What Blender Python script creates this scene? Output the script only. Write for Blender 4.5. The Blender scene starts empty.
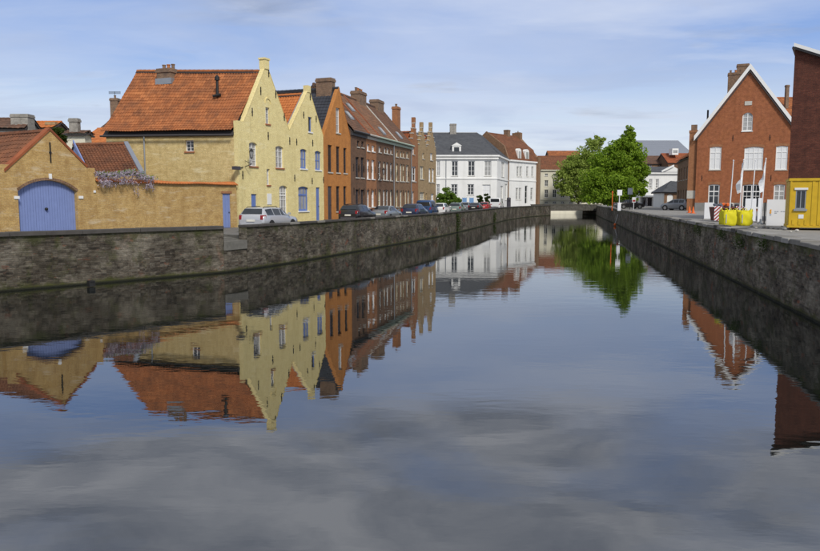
import bpy, math, random
from mathutils import Vector
random.seed(7)
R = math.radians
SC = bpy.context.scene
COL = SC.collection

# ------------------------------------------------------------------ camera
CAM_Z = 3.6
PITCH = math.atan(76 / 720)
cam_d = bpy.data.cameras.new('camera'); cam = bpy.data.objects.new('camera', cam_d); COL.objects.link(cam)
cam_d.sensor_width = 36.0; cam_d.lens = 720 / 820 * 36.0
cam_d.clip_start = 0.1; cam_d.clip_end = 5000
cam.location = (0, 0, CAM_Z); cam.rotation_euler = (math.pi / 2 - PITCH, 0, 0)
SC.camera = cam

# ------------------------------------------------------------------ world, sun, exposure
SUN_EL, SUN_AZ = R(42), R(158)          # azimuth clockwise from +Y (behind the camera, to the right)
w = bpy.data.worlds.new('World'); SC.world = w; w.use_nodes = True
nt = w.node_tree; nt.nodes.clear()
def N(nt, t, **k):
    n = nt.nodes.new(t)
    for a, b in k.items():
        if a.startswith('in_'):
            key = a[3:]
            n.inputs[int(key) if key.isdigit() else key.replace('_', ' ')].default_value = b
        else: setattr(n, a, b)
    return n
L = lambda nt, a, b: nt.links.new(a, b)
def ramp(nt, fac, stops):
    r = N(nt, 'ShaderNodeValToRGB')
    while len(r.color_ramp.elements) < len(stops): r.color_ramp.elements.new(0.5)
    for e, (p, c) in zip(r.color_ramp.elements, stops):
        e.position = p; e.color = (c if isinstance(c, tuple) else (c, c, c)) + (1,)
    L(nt, fac, r.inputs[0]); return r.outputs[0]
def mixc(nt, fac, a, b, mode='MIX'):
    m = N(nt, 'ShaderNodeMix', data_type='RGBA', blend_type=mode)
    for sock, v in ((m.inputs[0], fac), (m.inputs[6], a), (m.inputs[7], b)):
        if isinstance(v, (int, float)): sock.default_value = v
        elif isinstance(v, tuple): sock.default_value = v + (1,)
        else: L(nt, v, sock)
    return m.outputs[2]
def mth(nt, op, a, b=None, c=None):
    m = N(nt, 'ShaderNodeMath', operation=op)
    for i, v in enumerate((a, b, c)):
        if v is None: continue
        if isinstance(v, (int, float)): m.inputs[i].default_value = v
        else: L(nt, v, m.inputs[i])
    return m.outputs[0]

SKY_STRENGTH = 0.11
sky = N(nt, 'ShaderNodeTexSky', sky_type='NISHITA', sun_disc=False, sun_elevation=SUN_EL, sun_rotation=SUN_AZ,
        air_density=1.0, dust_density=1.2, ozone_density=2.0)
tc = N(nt, 'ShaderNodeTexCoord')
sep = N(nt, 'ShaderNodeSeparateXYZ'); L(nt, tc.outputs['Generated'], sep.inputs[0])
zc = mth(nt, 'MAXIMUM', sep.outputs[2], 0.02)
zz = mth(nt, 'ADD', zc, 0.05)
cx = mth(nt, 'DIVIDE', sep.outputs[0], zz); cy = mth(nt, 'DIVIDE', sep.outputs[1], zz)
cv = N(nt, 'ShaderNodeCombineXYZ'); L(nt, cx, cv.inputs[0]); L(nt, cy, cv.inputs[1])
def cloudnoise(scale, rot, sx, sy, detail, off, dist=0.3):
    mp = N(nt, 'ShaderNodeMapping'); mp.inputs['Rotation'].default_value = (0, 0, rot)
    mp.inputs['Scale'].default_value = (sx, sy, 1); mp.inputs['Location'].default_value = off
    L(nt, cv.outputs[0], mp.inputs[0])
    n = N(nt, 'ShaderNodeTexNoise', in_Scale=scale, in_Detail=detail, in_Roughness=0.55, in_Distortion=dist)
    L(nt, mp.outputs[0], n.inputs['Vector']); return n.outputs[0]
# thin streaks low in the sky
st = cloudnoise(0.6, 0.35, 0.6, 1.2, 7, (3.1, 1.7, 0), 0.6)
stm = ramp(nt, st, [(0.53, 0.0), (0.74, 0.55), (0.85, 0.7)])
# milky veil toward the horizon
veil = ramp(nt, sep.outputs[2], [(0.0, 1.0), (0.10, 0.85), (0.22, 0.6), (0.5, 0.45)])
# heavier grey cloud deck overhead (seen mirrored in the lower half of the canal)
dk = cloudnoise(0.9, 0.2, 0.8, 1.1, 5, (0.4, 2.2, 0), 0.4)
el = ramp(nt, sep.outputs[2], [(0.20, 0.0), (0.32, 0.34), (0.5, 0.42), (1.0, 0.42)])
dm = mth(nt, 'MULTIPLY', ramp(nt, mth(nt, 'ADD', dk, el), [(0.60, 0.0), (0.86, 1.0)]), 0.94)
dkc = ramp(nt, cloudnoise(2.0, 0.0, 1, 1.4, 9, (5, 1, 0), 0.5), [(0.36, (2.4, 2.65, 3.25)), (0.64, (4.9, 5.05, 5.5))])
basec = ramp(nt, sep.outputs[2], [(0.0, (6.5, 6.9, 7.5)), (0.06, (6.3, 6.7, 7.4)), (0.12, (4.8, 5.6, 7.1)), (0.19, (2.2, 3.4, 6.4)), (0.27, (1.8, 2.9, 5.9)), (0.6, (1.8, 2.8, 5.2))])
c0 = mixc(nt, 0.8, sky.outputs[0], basec)
soft = cloudnoise(0.42, 0.9, 0.8, 1.0, 9, (7.3, 4.4, 0), 0.8)
c0 = mixc(nt, ramp(nt, soft, [(0.44, 0.0), (0.62, 0.45), (0.74, 0.7)]), c0, (5.1, 5.6, 6.8))
c0 = mixc(nt, ramp(nt, cloudnoise(0.8, 0.2, 0.7, 1.1, 9, (1.3, 9.4, 0), 0.7), [(0.46, 0.0), (0.66, 0.5)]), c0, (3.5, 4.2, 5.8))
c1 = mixc(nt, stm, c0, (5.9, 6.3, 7.2))
c2 = mixc(nt, dm, c1, dkc)
bg = N(nt, 'ShaderNodeBackground', in_Strength=SKY_STRENGTH); L(nt, c2, bg.inputs[0])
wo = N(nt, 'ShaderNodeOutputWorld'); L(nt, bg.outputs[0], wo.inputs[0])

sd = bpy.data.lights.new('sun', 'SUN'); sun = bpy.data.objects.new('sun', sd); COL.objects.link(sun)
sd.energy = 2.6; sd.angle = R(13); sd.color = (1.0, 0.95, 0.87)
sdir = Vector((math.sin(SUN_AZ) * math.cos(SUN_EL), math.cos(SUN_AZ) * math.cos(SUN_EL), math.sin(SUN_EL)))
sun.rotation_euler = sdir.to_track_quat('Z', 'Y').to_euler()
SC.view_settings.view_transform = 'Standard'; SC.view_settings.look = 'None'
SC.view_settings.gamma = 1.0; SC.view_settings.exposure = 0.2; SC.view_settings.use_curve_mapping = False

# ------------------------------------------------------------------ measuring helpers
FPX = 720.0; PCX = 410.0; PCY = 275.5
cp, sp = math.cos(PITCH), math.sin(PITCH)
def ray(px, py):
    u = (px - PCX) / FPX; v = (PCY - py) / FPX
    return u, cp + v * sp, -sp + v * cp
def atZ(px, py, z):
    d = ray(px, py); t = (z - CAM_Z) / d[2]; return Vector((d[0] * t, d[1] * t, z))
def atY(px, py, Y):
    d = ray(px, py); t = Y / d[1]; return Vector((d[0] * t, Y, CAM_Z + d[2] * t))
class Fr:
    """a vertical facade plane: s along it, t into the building, z up"""
    def __init__(s, ox, oy, ang, flip=False):
        a = R(ang); s.o = Vector((ox, oy, 0)); s.d = Vector((math.sin(a), math.cos(a), 0))
        s.n = Vector((-s.d.y, s.d.x, 0)) * (-1 if flip else 1)
    def p(s, a, t, z): v = s.o + s.d * a + s.n * t; return Vector((v.x, v.y, z))
    def sz(s, px, py, t=0):
        r = ray(px, py); o = s.o + s.n * t
        # o + d*a = (r0,r1)*k
        det = s.d.x * (-r[1]) + r[0] * s.d.y
        a = (-o.x * (-r[1]) + (-r[0]) * o.y) / det if False else None
        # solve: d.x*a - r0*k = -o.x ; d.y*a - r1*k = -o.y
        D = s.d.x * (-r[1]) - (-r[0]) * s.d.y
        a = ((-o.x) * (-r[1]) - (-r[0]) * (-o.y)) / D
        k = (s.d.x * (-o.y) - s.d.y * (-o.x)) / D
        return a, CAM_Z + r[2] * k
    def rect(s, x0, x1, yt, yb):
        ym = (yt + yb) / 2; xm = (x0 + x1) / 2
        return s.sz(x0, ym)[0], s.sz(x1, ym)[0], s.sz(xm, yb)[1], s.sz(xm, yt)[1]

# ------------------------------------------------------------------ mesh builder
WL = {}
class MB:
    def __init__(s): s.v = []; s.f = []; s.uv = []; s.mi = []; s.sm = []
    def poly(s, pts, uv=None, mi=0, smooth=False):
        b = len(s.v); s.v += [Vector(p) for p in pts]; s.f.append(tuple(range(b, b + len(pts))))
        s.uv.append(uv); s.mi.append(mi); s.sm.append(smooth)
    def hexa(s, c, mi=0):   # c: 8 corners, bottom loop 0-3 then top loop 4-7
        for q in ((3, 2, 1, 0), (4, 5, 6, 7), (0, 1, 5, 4), (1, 2, 6, 5), (2, 3, 7, 6), (3, 0, 4, 7)):
            s.poly([c[i] for i in q], None, mi)
    def box(s, fr, s0, s1, t0, t1, z0, z1, mi=0):
        if fr is None:
            P = lambda a, t, z: Vector((a, t, z))
        else: P = fr.p
        s.hexa([P(s0, t0, z0), P(s1, t0, z0), P(s1, t1, z0), P(s0, t1, z0), P(s0, t0, z1), P(s1, t0, z1), P(s1, t1, z1), P(s0, t1, z1)], mi)
    def tube(s, pts, r0, r1=None, n=6, mi=0, cap=True, smooth=True):
        r1 = r0 if r1 is None else r1; pts = [Vector(p) for p in pts]; rings = []
        for i, p in enumerate(pts):
            t = (pts[min(i + 1, len(pts) - 1)] - pts[max(i - 1, 0)]).normalized()
            a = t.cross(Vector((0, 0, 1)) if abs(t.z) < 0.9 else Vector((1, 0, 0))).normalized(); b = t.cross(a)
            r = r0 + (r1 - r0) * i / max(1, len(pts) - 1)
            rings.append([p + a * (r * math.cos(2 * math.pi * k / n)) + b * (r * math.sin(2 * math.pi * k / n)) for k in range(n)])
        for A, B in zip(rings, rings[1:]):
            for k in range(n): s.poly([A[k], A[(k + 1) % n], B[(k + 1) % n], B[k]], None, mi, smooth)
        if cap: s.poly(rings[0][::-1], None, mi); s.poly(rings[-1], None, mi)
    def lathe(s, c, prof, n=10, mi=0, axis='Z', smooth=True):
        c = Vector(c); rings = []
        for r, h in prof:
            rg = []
            for k in range(n):
                a = 2 * math.pi * k / n
                rg.append(c + (Vector((r * math.cos(a), r * math.sin(a), h)) if axis == 'Z' else Vector((r * math.cos(a), h, r * math.sin(a)))))
            rings.append(rg)
        for A, B in zip(rings, rings[1:]):
            for k in range(n): s.poly([A[k], A[(k + 1) % n], B[(k + 1) % n], B[k]], None, mi, smooth)
        s.poly(rings[0][::-1], None, mi); s.poly(rings[-1], None, mi)
    def build(s, name, mat, parent=None, weld=False, kind=None):
        off = WL.get(parent.name, Vector((0, 0, 0))) if parent else Vector((0, 0, 0))
        me = bpy.data.meshes.new(name)
        me.from_pydata([tuple(v - off) for v in s.v], [], s.f)
        ul = me.uv_layers.new(name='UVMap'); li = 0; data = []
        for f, uv in zip(s.f, s.uv):
            if uv is None:
                a, b, c = s.v[f[0]], s.v[f[1]], s.v[f[2]]
                n = (b - a).cross(c - b)
                if n.length < 1e-9 and len(f) > 3: n = (c - b).cross(s.v[f[3]] - c)
                if n.length > 1e-12: n.normalize()
                if abs(n.z) > 0.75:
                    for i in f: data += [s.v[i].x, s.v[i].y]
                else:
                    t = Vector((-n.y, n.x, 0)); t = t.normalized() if t.length > 1e-6 else Vector((1, 0, 0))
                    for i in f: data += [s.v[i].dot(t), s.v[i].z]
            else:
                for q in uv: data += [q[0], q[1]]
        ul.data.foreach_set('uv', data)
        me.polygons.foreach_set('use_smooth', s.sm)
        for m in (mat if isinstance(mat, (list, tuple)) else [mat]): me.materials.append(m)
        me.polygons.foreach_set('material_index', s.mi)
        if weld:
            import bmesh
            bm = bmesh.new(); bm.from_mesh(me); bmesh.ops.remove_doubles(bm, verts=bm.verts, dist=0.0008)
            bm.to_mesh(me); bm.free()
        me.update()
        o = bpy.data.objects.new(name, me); COL.objects.link(o)
        if parent: o.parent = parent
        WL[o.name] = off
        if kind: o['kind'] = kind
        return o
def thing(name, label, cat, loc, group=None):
    o = bpy.data.objects.new(name, None); COL.objects.link(o); o.location = loc; o.empty_display_size = 0.5
    o['label'] = label; o['category'] = cat
    if group: o['group'] = group
    WL[o.name] = Vector(loc); return o
def tag(o, label=None, cat=None, group=None, kind=None):
    for k, v in (('label', label), ('category', cat), ('group', group), ('kind', kind)):
        if v: o[k] = v
    return o

# ------------------------------------------------------------------ materials
def newmat(name):
    m = bpy.data.materials.new(name); m.use_nodes = True; nt = m.node_tree; nt.nodes.clear()
    out = N(nt, 'ShaderNodeOutputMaterial'); b = N(nt, 'ShaderNodeBsdfPrincipled'); L(nt, b.outputs[0], out.inputs[0])
    return m, nt, b, out
def uvmap(nt, sx=1, sy=1):
    t = N(nt, 'ShaderNodeTexCoord'); mp = N(nt, 'ShaderNodeMapping'); mp.inputs['Scale'].default_value = (sx, sy, 1)
    L(nt, t.outputs['UV'], mp.inputs[0]); return mp.outputs[0]
def noise(nt, vec, scale, detail=4, rough=0.55, dist=0.0):
    n = N(nt, 'ShaderNodeTexNoise', in_Scale=scale, in_Detail=detail, in_Roughness=rough, in_Distortion=dist)
    if vec is not None: L(nt, vec, n.inputs['Vector'])
    return n.outputs[0]
def objco(nt):
    return N(nt, 'ShaderNodeNewGeometry').outputs['Position']
def bump(nt, h, b, strength=0.4, dist=0.02):
    n = N(nt, 'ShaderNodeBump', in_Strength=strength, in_Distance=dist); L(nt, h, n.inputs['Height']); L(nt, n.outputs[0], b.inputs['Normal'])
def plain(name, col, rough=0.6, metal=0.0, var=0.12, vs=3.0, spec=0.4):
    m, nt, b, o = newmat(name)
    n = noise(nt, objco(nt), vs, 5)
    c = mixc(nt, n, tuple(x * (1 - var) for x in col), tuple(min(1, x * (1 + var)) for x in col))
    L(nt, c, b.inputs['Base Color']); b.inputs['Roughness'].default_value = rough; b.inputs['Metallic'].default_value = metal
    b.inputs['Specular IOR Level'].default_value = spec
    return m
def brick(name, c1, c2, mortar, dirt=(0.1, 0.08, 0.06), dirt_amt=0.35, bw=0.22, bh=0.07, mort=0.010, blot=None, pale=None, pale_amt=0.0, bs=0.5):
    m, nt, b, o = newmat(name)
    uv = uvmap(nt)
    t = N(nt, 'ShaderNodeTexBrick', in_Scale=1.0, in_Mortar_Size=mort, in_Brick_Width=bw, in_Row_Height=bh, in_Mortar_Smooth=0.3, in_Bias=0.0)
    t.inputs['Color1'].default_value = c1 + (1,); t.inputs['Color2'].default_value = c2 + (1,); t.inputs['Mortar'].default_value = mortar + (1,)
    L(nt, uv, t.inputs['Vector'])
    c = t.outputs['Color']
    big = noise(nt, uv, 0.7, 6, 0.6, 0.4)
    if blot: c = mixc(nt, ramp(nt, big, [(0.45, 0.0), (0.7, 0.7)]), c, blot)
    med = noise(nt, uv, 2.3, 6, 0.65)
    c = mixc(nt, ramp(nt, med, [(0.42, 0.0), (0.68, dirt_amt)]), c, dirt)
    fine = noise(nt, uv, 14, 3)
    c = mixc(nt, 0.35, c, mixc(nt, 1.0, c, ramp(nt, fine, [(0.3, 0.45), (0.7, 1.5)]), 'MULTIPLY'))
    sk_ = noise(nt, uvmap(nt, 1.5, 0.10), 1.0, 6, 0.6)
    c = mixc(nt, ramp(nt, sk_, [(0.5, 0.0), (0.72, 0.35)]), c, tuple(x * 0.75 for x in dirt))
    if pale:
        ps = noise(nt, uvmap(nt, 0.5, 2.0), 1.3, 7, 0.7)
        c = mixc(nt, ramp(nt, ps, [(0.55, 0.0), (0.66, pale_amt)]), c, pale)
    L(nt, c, b.inputs['Base Color']); b.inputs['Roughness'].default_value = 0.88; b.inputs['Specular IOR Level'].default_value = 0.2
    h = mth(nt, 'ADD', mth(nt, 'MULTIPLY', t.outputs['Fac'], -1.0), mth(nt, 'MULTIPLY', fine, 0.8))
    bump(nt, h, b, bs, 0.012)
    return m
def tilemat(name, cols, weather=(0.09, 0.06, 0.045), wamt=0.5, moss=None, rough=0.8, blot=None):
    """UV holds (tile column, tile row): every tile its own tone"""
    m, nt, b, o = newmat(name)
    t = N(nt, 'ShaderNodeTexCoord'); fl = N(nt, 'ShaderNodeVectorMath', operation='FLOOR'); L(nt, t.outputs['UV'], fl.inputs[0])
    wn = N(nt, 'ShaderNodeTexWhiteNoise', noise_dimensions='2D'); L(nt, fl.outputs[0], wn.inputs['Vector'])
    k = len(cols)
    c = ramp(nt, wn.outputs['Value'], [(i / max(1, k - 1), cc) for i, cc in enumerate(cols)])
    P = objco(nt)
    if blot: c = mixc(nt, ramp(nt, noise(nt, P, 0.35, 4, 0.6, 0.5), [(0.4, 0.0), (0.65, 0.8)]), c, blot)
    wv = noise(nt, P, 1.1, 6, 0.65, 0.3)
    c = mixc(nt, ramp(nt, wv, [(0.42, 0.0), (0.72, wamt)]), c, weather)
    if moss: c = mixc(nt, ramp(nt, noise(nt, P, 2.2, 6, 0.7), [(0.56, 0.0), (0.72, 0.6)]), c, moss)
    L(nt, c, b.inputs['Base Color']); b.inputs['Roughness'].default_value = rough; b.inputs['Specular IOR Level'].default_value = 0.25
    bump(nt, noise(nt, P, 25, 3), b, 0.3, 0.01)
    return m
def glassmat(name, col=(0.025, 0.03, 0.035), rough=0.06, spec=0.6):
    m, nt, b, o = newmat(name)
    P = objco(nt)
    n = noise(nt, P, 1.4, 3)
    L(nt, mixc(nt, n, tuple(x * 0.5 for x in col), tuple(min(1, x * 1.5) for x in col)), b.inputs['Base Color'])
    b.inputs['Roughness'].default_value = rough; b.inputs['Specular IOR Level'].default_value = spec
    bump(nt, noise(nt, P, 2.0, 2), b, 0.06, 0.02)
    return m
def leafmat(name, cols, trans=0.45):
    m, nt, b, out = newmat(name)
    t = N(nt, 'ShaderNodeTexCoord'); wn = N(nt, 'ShaderNodeTexWhiteNoise', noise_dimensions='2D'); L(nt, t.outputs['UV'], wn.inputs['Vector'])
    c = ramp(nt, wn.outputs['Value'], [(i / (len(cols) - 1), cc) for i, cc in enumerate(cols)])
    L(nt, c, b.inputs['Base Color']); b.inputs['Roughness'].default_value = 0.6; b.inputs['Specular IOR Level'].default_value = 0.25
    tr = N(nt, 'ShaderNodeBsdfTranslucent'); L(nt, c, tr.inputs[0])
    mx = N(nt, 'ShaderNodeMixShader', in_0=trans); L(nt, b.outputs[0], mx.inputs[1]); L(nt, tr.outputs[0], mx.inputs[2]); L(nt, mx.outputs[0], out.inputs[0])
    return m

m_yside = brick('yellow_side_brick', (0.64, 0.49, 0.21), (0.74, 0.585, 0.28), (0.62, 0.50, 0.27), dirt=(0.44, 0.31, 0.12), dirt_amt=0.65, pale=(0.78, 0.69, 0.44), pale_amt=0.7, mort=0.012)
m_ypaint = brick('yellow_painted_brick', (0.77, 0.655, 0.315), (0.81, 0.70, 0.355), (0.73, 0.615, 0.29), dirt=(0.62, 0.50, 0.225), dirt_amt=0.6, mort=0.008, bs=0.35, pale=(0.83, 0.745, 0.46), pale_amt=0.5)
m_ybrick = brick('ochre_brick', (0.45, 0.285, 0.10), (0.58, 0.39, 0.15), (0.46, 0.35, 0.19), dirt=(0.30, 0.17, 0.06), dirt_amt=0.6, blot=(0.54, 0.36, 0.14), pale=(0.64, 0.55, 0.40), pale_amt=0.5)
m_orange = brick('orange_painted_brick', (0.47, 0.20, 0.058), (0.52, 0.225, 0.068), (0.45, 0.195, 0.06), dirt=(0.33, 0.14, 0.045), dirt_amt=0.6, mort=0.008, bs=0.25)
m_brownb = brick('dark_brown_brick', (0.135, 0.070, 0.043), (0.205, 0.105, 0.062), (0.19, 0.14, 0.10), dirt=(0.08, 0.05, 0.035), dirt_amt=0.5)
m_brownb2 = brick('brown_brick', (0.21, 0.115, 0.062), (0.30, 0.165, 0.09), (0.26, 0.20, 0.14), dirt=(0.10, 0.065, 0.045), dirt_amt=0.45)
m_redbrown = brick('orange_brown_brick', (0.32, 0.125, 0.052), (0.40, 0.165, 0.07), (0.32, 0.21, 0.13), dirt=(0.2, 0.09, 0.045), dirt_amt=0.4)
m_tanb = brick('tan_brick', (0.36, 0.245, 0.115), (0.45, 0.315, 0.16), (0.40, 0.32, 0.22), dirt=(0.19, 0.13, 0.07), dirt_amt=0.5)
m_redb = brick('red_brick', (0.31, 0.098, 0.040), (0.41, 0.138, 0.055), (0.34, 0.18, 0.11), dirt=(0.20, 0.075, 0.036), dirt_amt=0.65, blot=(0.37, 0.14, 0.058))
m_darkred = brick('dark_maroon_brick', (0.10, 0.032, 0.022), (0.16, 0.054, 0.034), (0.10, 0.05, 0.038), dirt=(0.05, 0.022, 0.018), dirt_amt=0.65, bh=0.085, bw=0.26, mort=.014, blot=(0.12, 0.048, 0.032))
m_chim = brick('chimney_brick', (0.20, 0.115, 0.07), (0.29, 0.18, 0.11), (0.26, 0.21, 0.16), dirt=(0.09, 0.07, 0.06), dirt_amt=0.6)
m_greystone = brick('grey_stone', (0.30, 0.28, 0.25), (0.37, 0.35, 0.31), (0.33, 0.31, 0.28), dirt=(0.16, 0.15, 0.13), dirt_amt=0.6, bw=0.45, bh=0.2)
def plaster(name, col, dirt):
    m, nt, b, o = newmat(name); uv = uvmap(nt)
    c = mixc(nt, ramp(nt, noise(nt, uvmap(nt, 0.9, 0.08), 0.8, 7, 0.65), [(0.47, 0.0), (0.72, 0.4)]), col, dirt)
    c = mixc(nt, ramp(nt, noise(nt, uv, 0.4, 7, 0.65), [(0.45, 0.0), (0.7, 0.25)]), c, dirt)
    L(nt, c, b.inputs['Base Color']); b.inputs['Roughness'].default_value = 0.8; bump(nt, noise(nt, uv, 3, 5), b, 0.15, 0.02); return m
m_white = plaster('white_plaster', (0.80, 0.80, 0.775), (0.52, 0.52, 0.49))
m_cream = plaster('cream_plaster', (0.70, 0.67, 0.54), (0.47, 0.45, 0.36))
m_whitetrim = plain('white_trim_paint', (0.78, 0.78, 0.76), 0.5, var=0.05)
m_stone = plain('pale_stone', (0.48, 0.46, 0.41), 0.85, var=0.25, vs=4)
m_plinth = plain('grey_plinth', (0.22, 0.22, 0.21), 0.85, var=0.2, vs=2)
m_terr = tilemat('terracotta_edge', [(0.40, 0.15, 0.055), (0.52, 0.20, 0.07)], wamt=0.4)
m_orangetile = tilemat('orange_pantile', [(0.24, 0.082, 0.029), (0.35, 0.122, 0.042), (0.44, 0.165, 0.060), (0.29, 0.098, 0.033)], weather=(0.14, 0.062, 0.034), wamt=0.8, blot=(0.34, 0.118, 0.044))
m_freshtile = tilemat('fresh_orange_pantile', [(0.42, 0.14, 0.042), (0.54, 0.19, 0.058), (0.47, 0.155, 0.045)], weather=(0.28, 0.095, 0.035), wamt=0.5)
m_browntile = tilemat('brown_pantile', [(0.12, 0.052, 0.030), (0.19, 0.078, 0.040), (0.23, 0.092, 0.045), (0.15, 0.06, 0.032)], weather=(0.08, 0.045, 0.03), wamt=0.6, blot=(0.21, 0.088, 0.045))
m_rowtile = tilemat('weathered_row_tile', [(0.135, 0.078, 0.052), (0.20, 0.11, 0.068), (0.235, 0.125, 0.075), (0.17, 0.09, 0.06)], weather=(0.085, 0.062, 0.05), wamt=0.7, blot=(0.24, 0.115, 0.06))
m_slate = tilemat('dark_slate', [(0.033, 0.036, 0.045), (0.048, 0.052, 0.064), (0.040, 0.043, 0.052)], weather=(0.025, 0.025, 0.03), wamt=0.4, rough=0.55)
m_greyslate = tilemat('grey_slate', [(0.072, 0.076, 0.084), (0.10, 0.105, 0.112), (0.085, 0.088, 0.096)], weather=(0.05, 0.05, 0.055), wamt=0.4, rough=0.6)
m_oldtile = tilemat('old_dark_tile', [(0.115, 0.066, 0.046), (0.165, 0.09, 0.06), (0.135, 0.075, 0.05)], weather=(0.07, 0.055, 0.048), wamt=0.6, moss=(0.10, 0.095, 0.06))
m_redtile = tilemat('red_tile', [(0.25, 0.072, 0.03), (0.34, 0.105, 0.042), (0.29, 0.085, 0.035)], weather=(0.12, 0.05, 0.03), wamt=0.5)
m_lead = plain('lead_flashing', (0.26, 0.28, 0.32), 0.5, 0.3)
m_zinc = plain('zinc', (0.33, 0.35, 0.37), 0.45, 0.5)
m_dgut = plain('dark_gutter', (0.055, 0.05, 0.05), 0.5)
m_ggut = plain('pale_green_gutter', (0.40, 0.48, 0.38), 0.6)
m_blue = plain('blue_door_paint', (0.20, 0.26, 0.50), 0.5, var=0.12)
m_blue2 = plain('blue_window_paint', (0.125, 0.195, 0.46), 0.5)
m_dkpaint = plain('dark_paint', (0.06, 0.055, 0.065), 0.5)
m_iron = plain('black_iron', (0.025, 0.025, 0.025), 0.55, 0.3)
m_glass = glassmat('window_glass')
m_curt = glassmat('curtained_glass', (0.34, 0.34, 0.33), 0.15)
m_yelcurt = glassmat('yellowish_curtained_glass', (0.44, 0.38, 0.22), 0.2)
m_blind = plain('white_blind', (0.74, 0.75, 0.75), 0.4, var=0.05)
m_sillred = plain('brick_sill', (0.34, 0.13, 0.06), 0.8)
m_leaf = leafmat('tree_leaf', [(0.10, 0.185, 0.016), (0.21, 0.34, 0.024), (0.36, 0.50, 0.045), (0.15, 0.26, 0.02), (0.28, 0.42, 0.035)])
m_leaf2 = leafmat('olive_leaf', [(0.23, 0.32, 0.050), (0.31, 0.41, 0.07), (0.38, 0.46, 0.11), (0.27, 0.34, 0.08)])
m_leaf3 = leafmat('shrub_leaf', [(0.09, 0.17, 0.02), (0.15, 0.25, 0.03), (0.21, 0.32, 0.05)])
m_leaf4 = leafmat('dark_weed_leaf', [(0.025, 0.05, 0.01), (0.05, 0.085, 0.014), (0.075, 0.105, 0.02)])
m_wist = leafmat('wisteria_bloom', [(0.50, 0.44, 0.56), (0.68, 0.62, 0.70), (0.58, 0.51, 0.58), (0.42, 0.35, 0.48), (0.40, 0.38, 0.28)])
m_bark = plain('bark', (0.075, 0.055, 0.04), 0.9, var=0.3, vs=8)
m_rubber = plain('tyre_rubber', (0.02, 0.02, 0.02), 0.8)
m_rim = plain('wheel_rim', (0.42, 0.43, 0.44), 0.35, 0.7)
m_tail = plain('tail_light', (0.26, 0.012, 0.012), 0.25)
m_head = plain('head_light', (0.6, 0.62, 0.63), 0.15)
m_plate = plain('number_plate', (0.72, 0.70, 0.62), 0.4)
m_carglass = glassmat('car_glass', (0.02, 0.025, 0.03), 0.04, 0.7)

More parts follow.
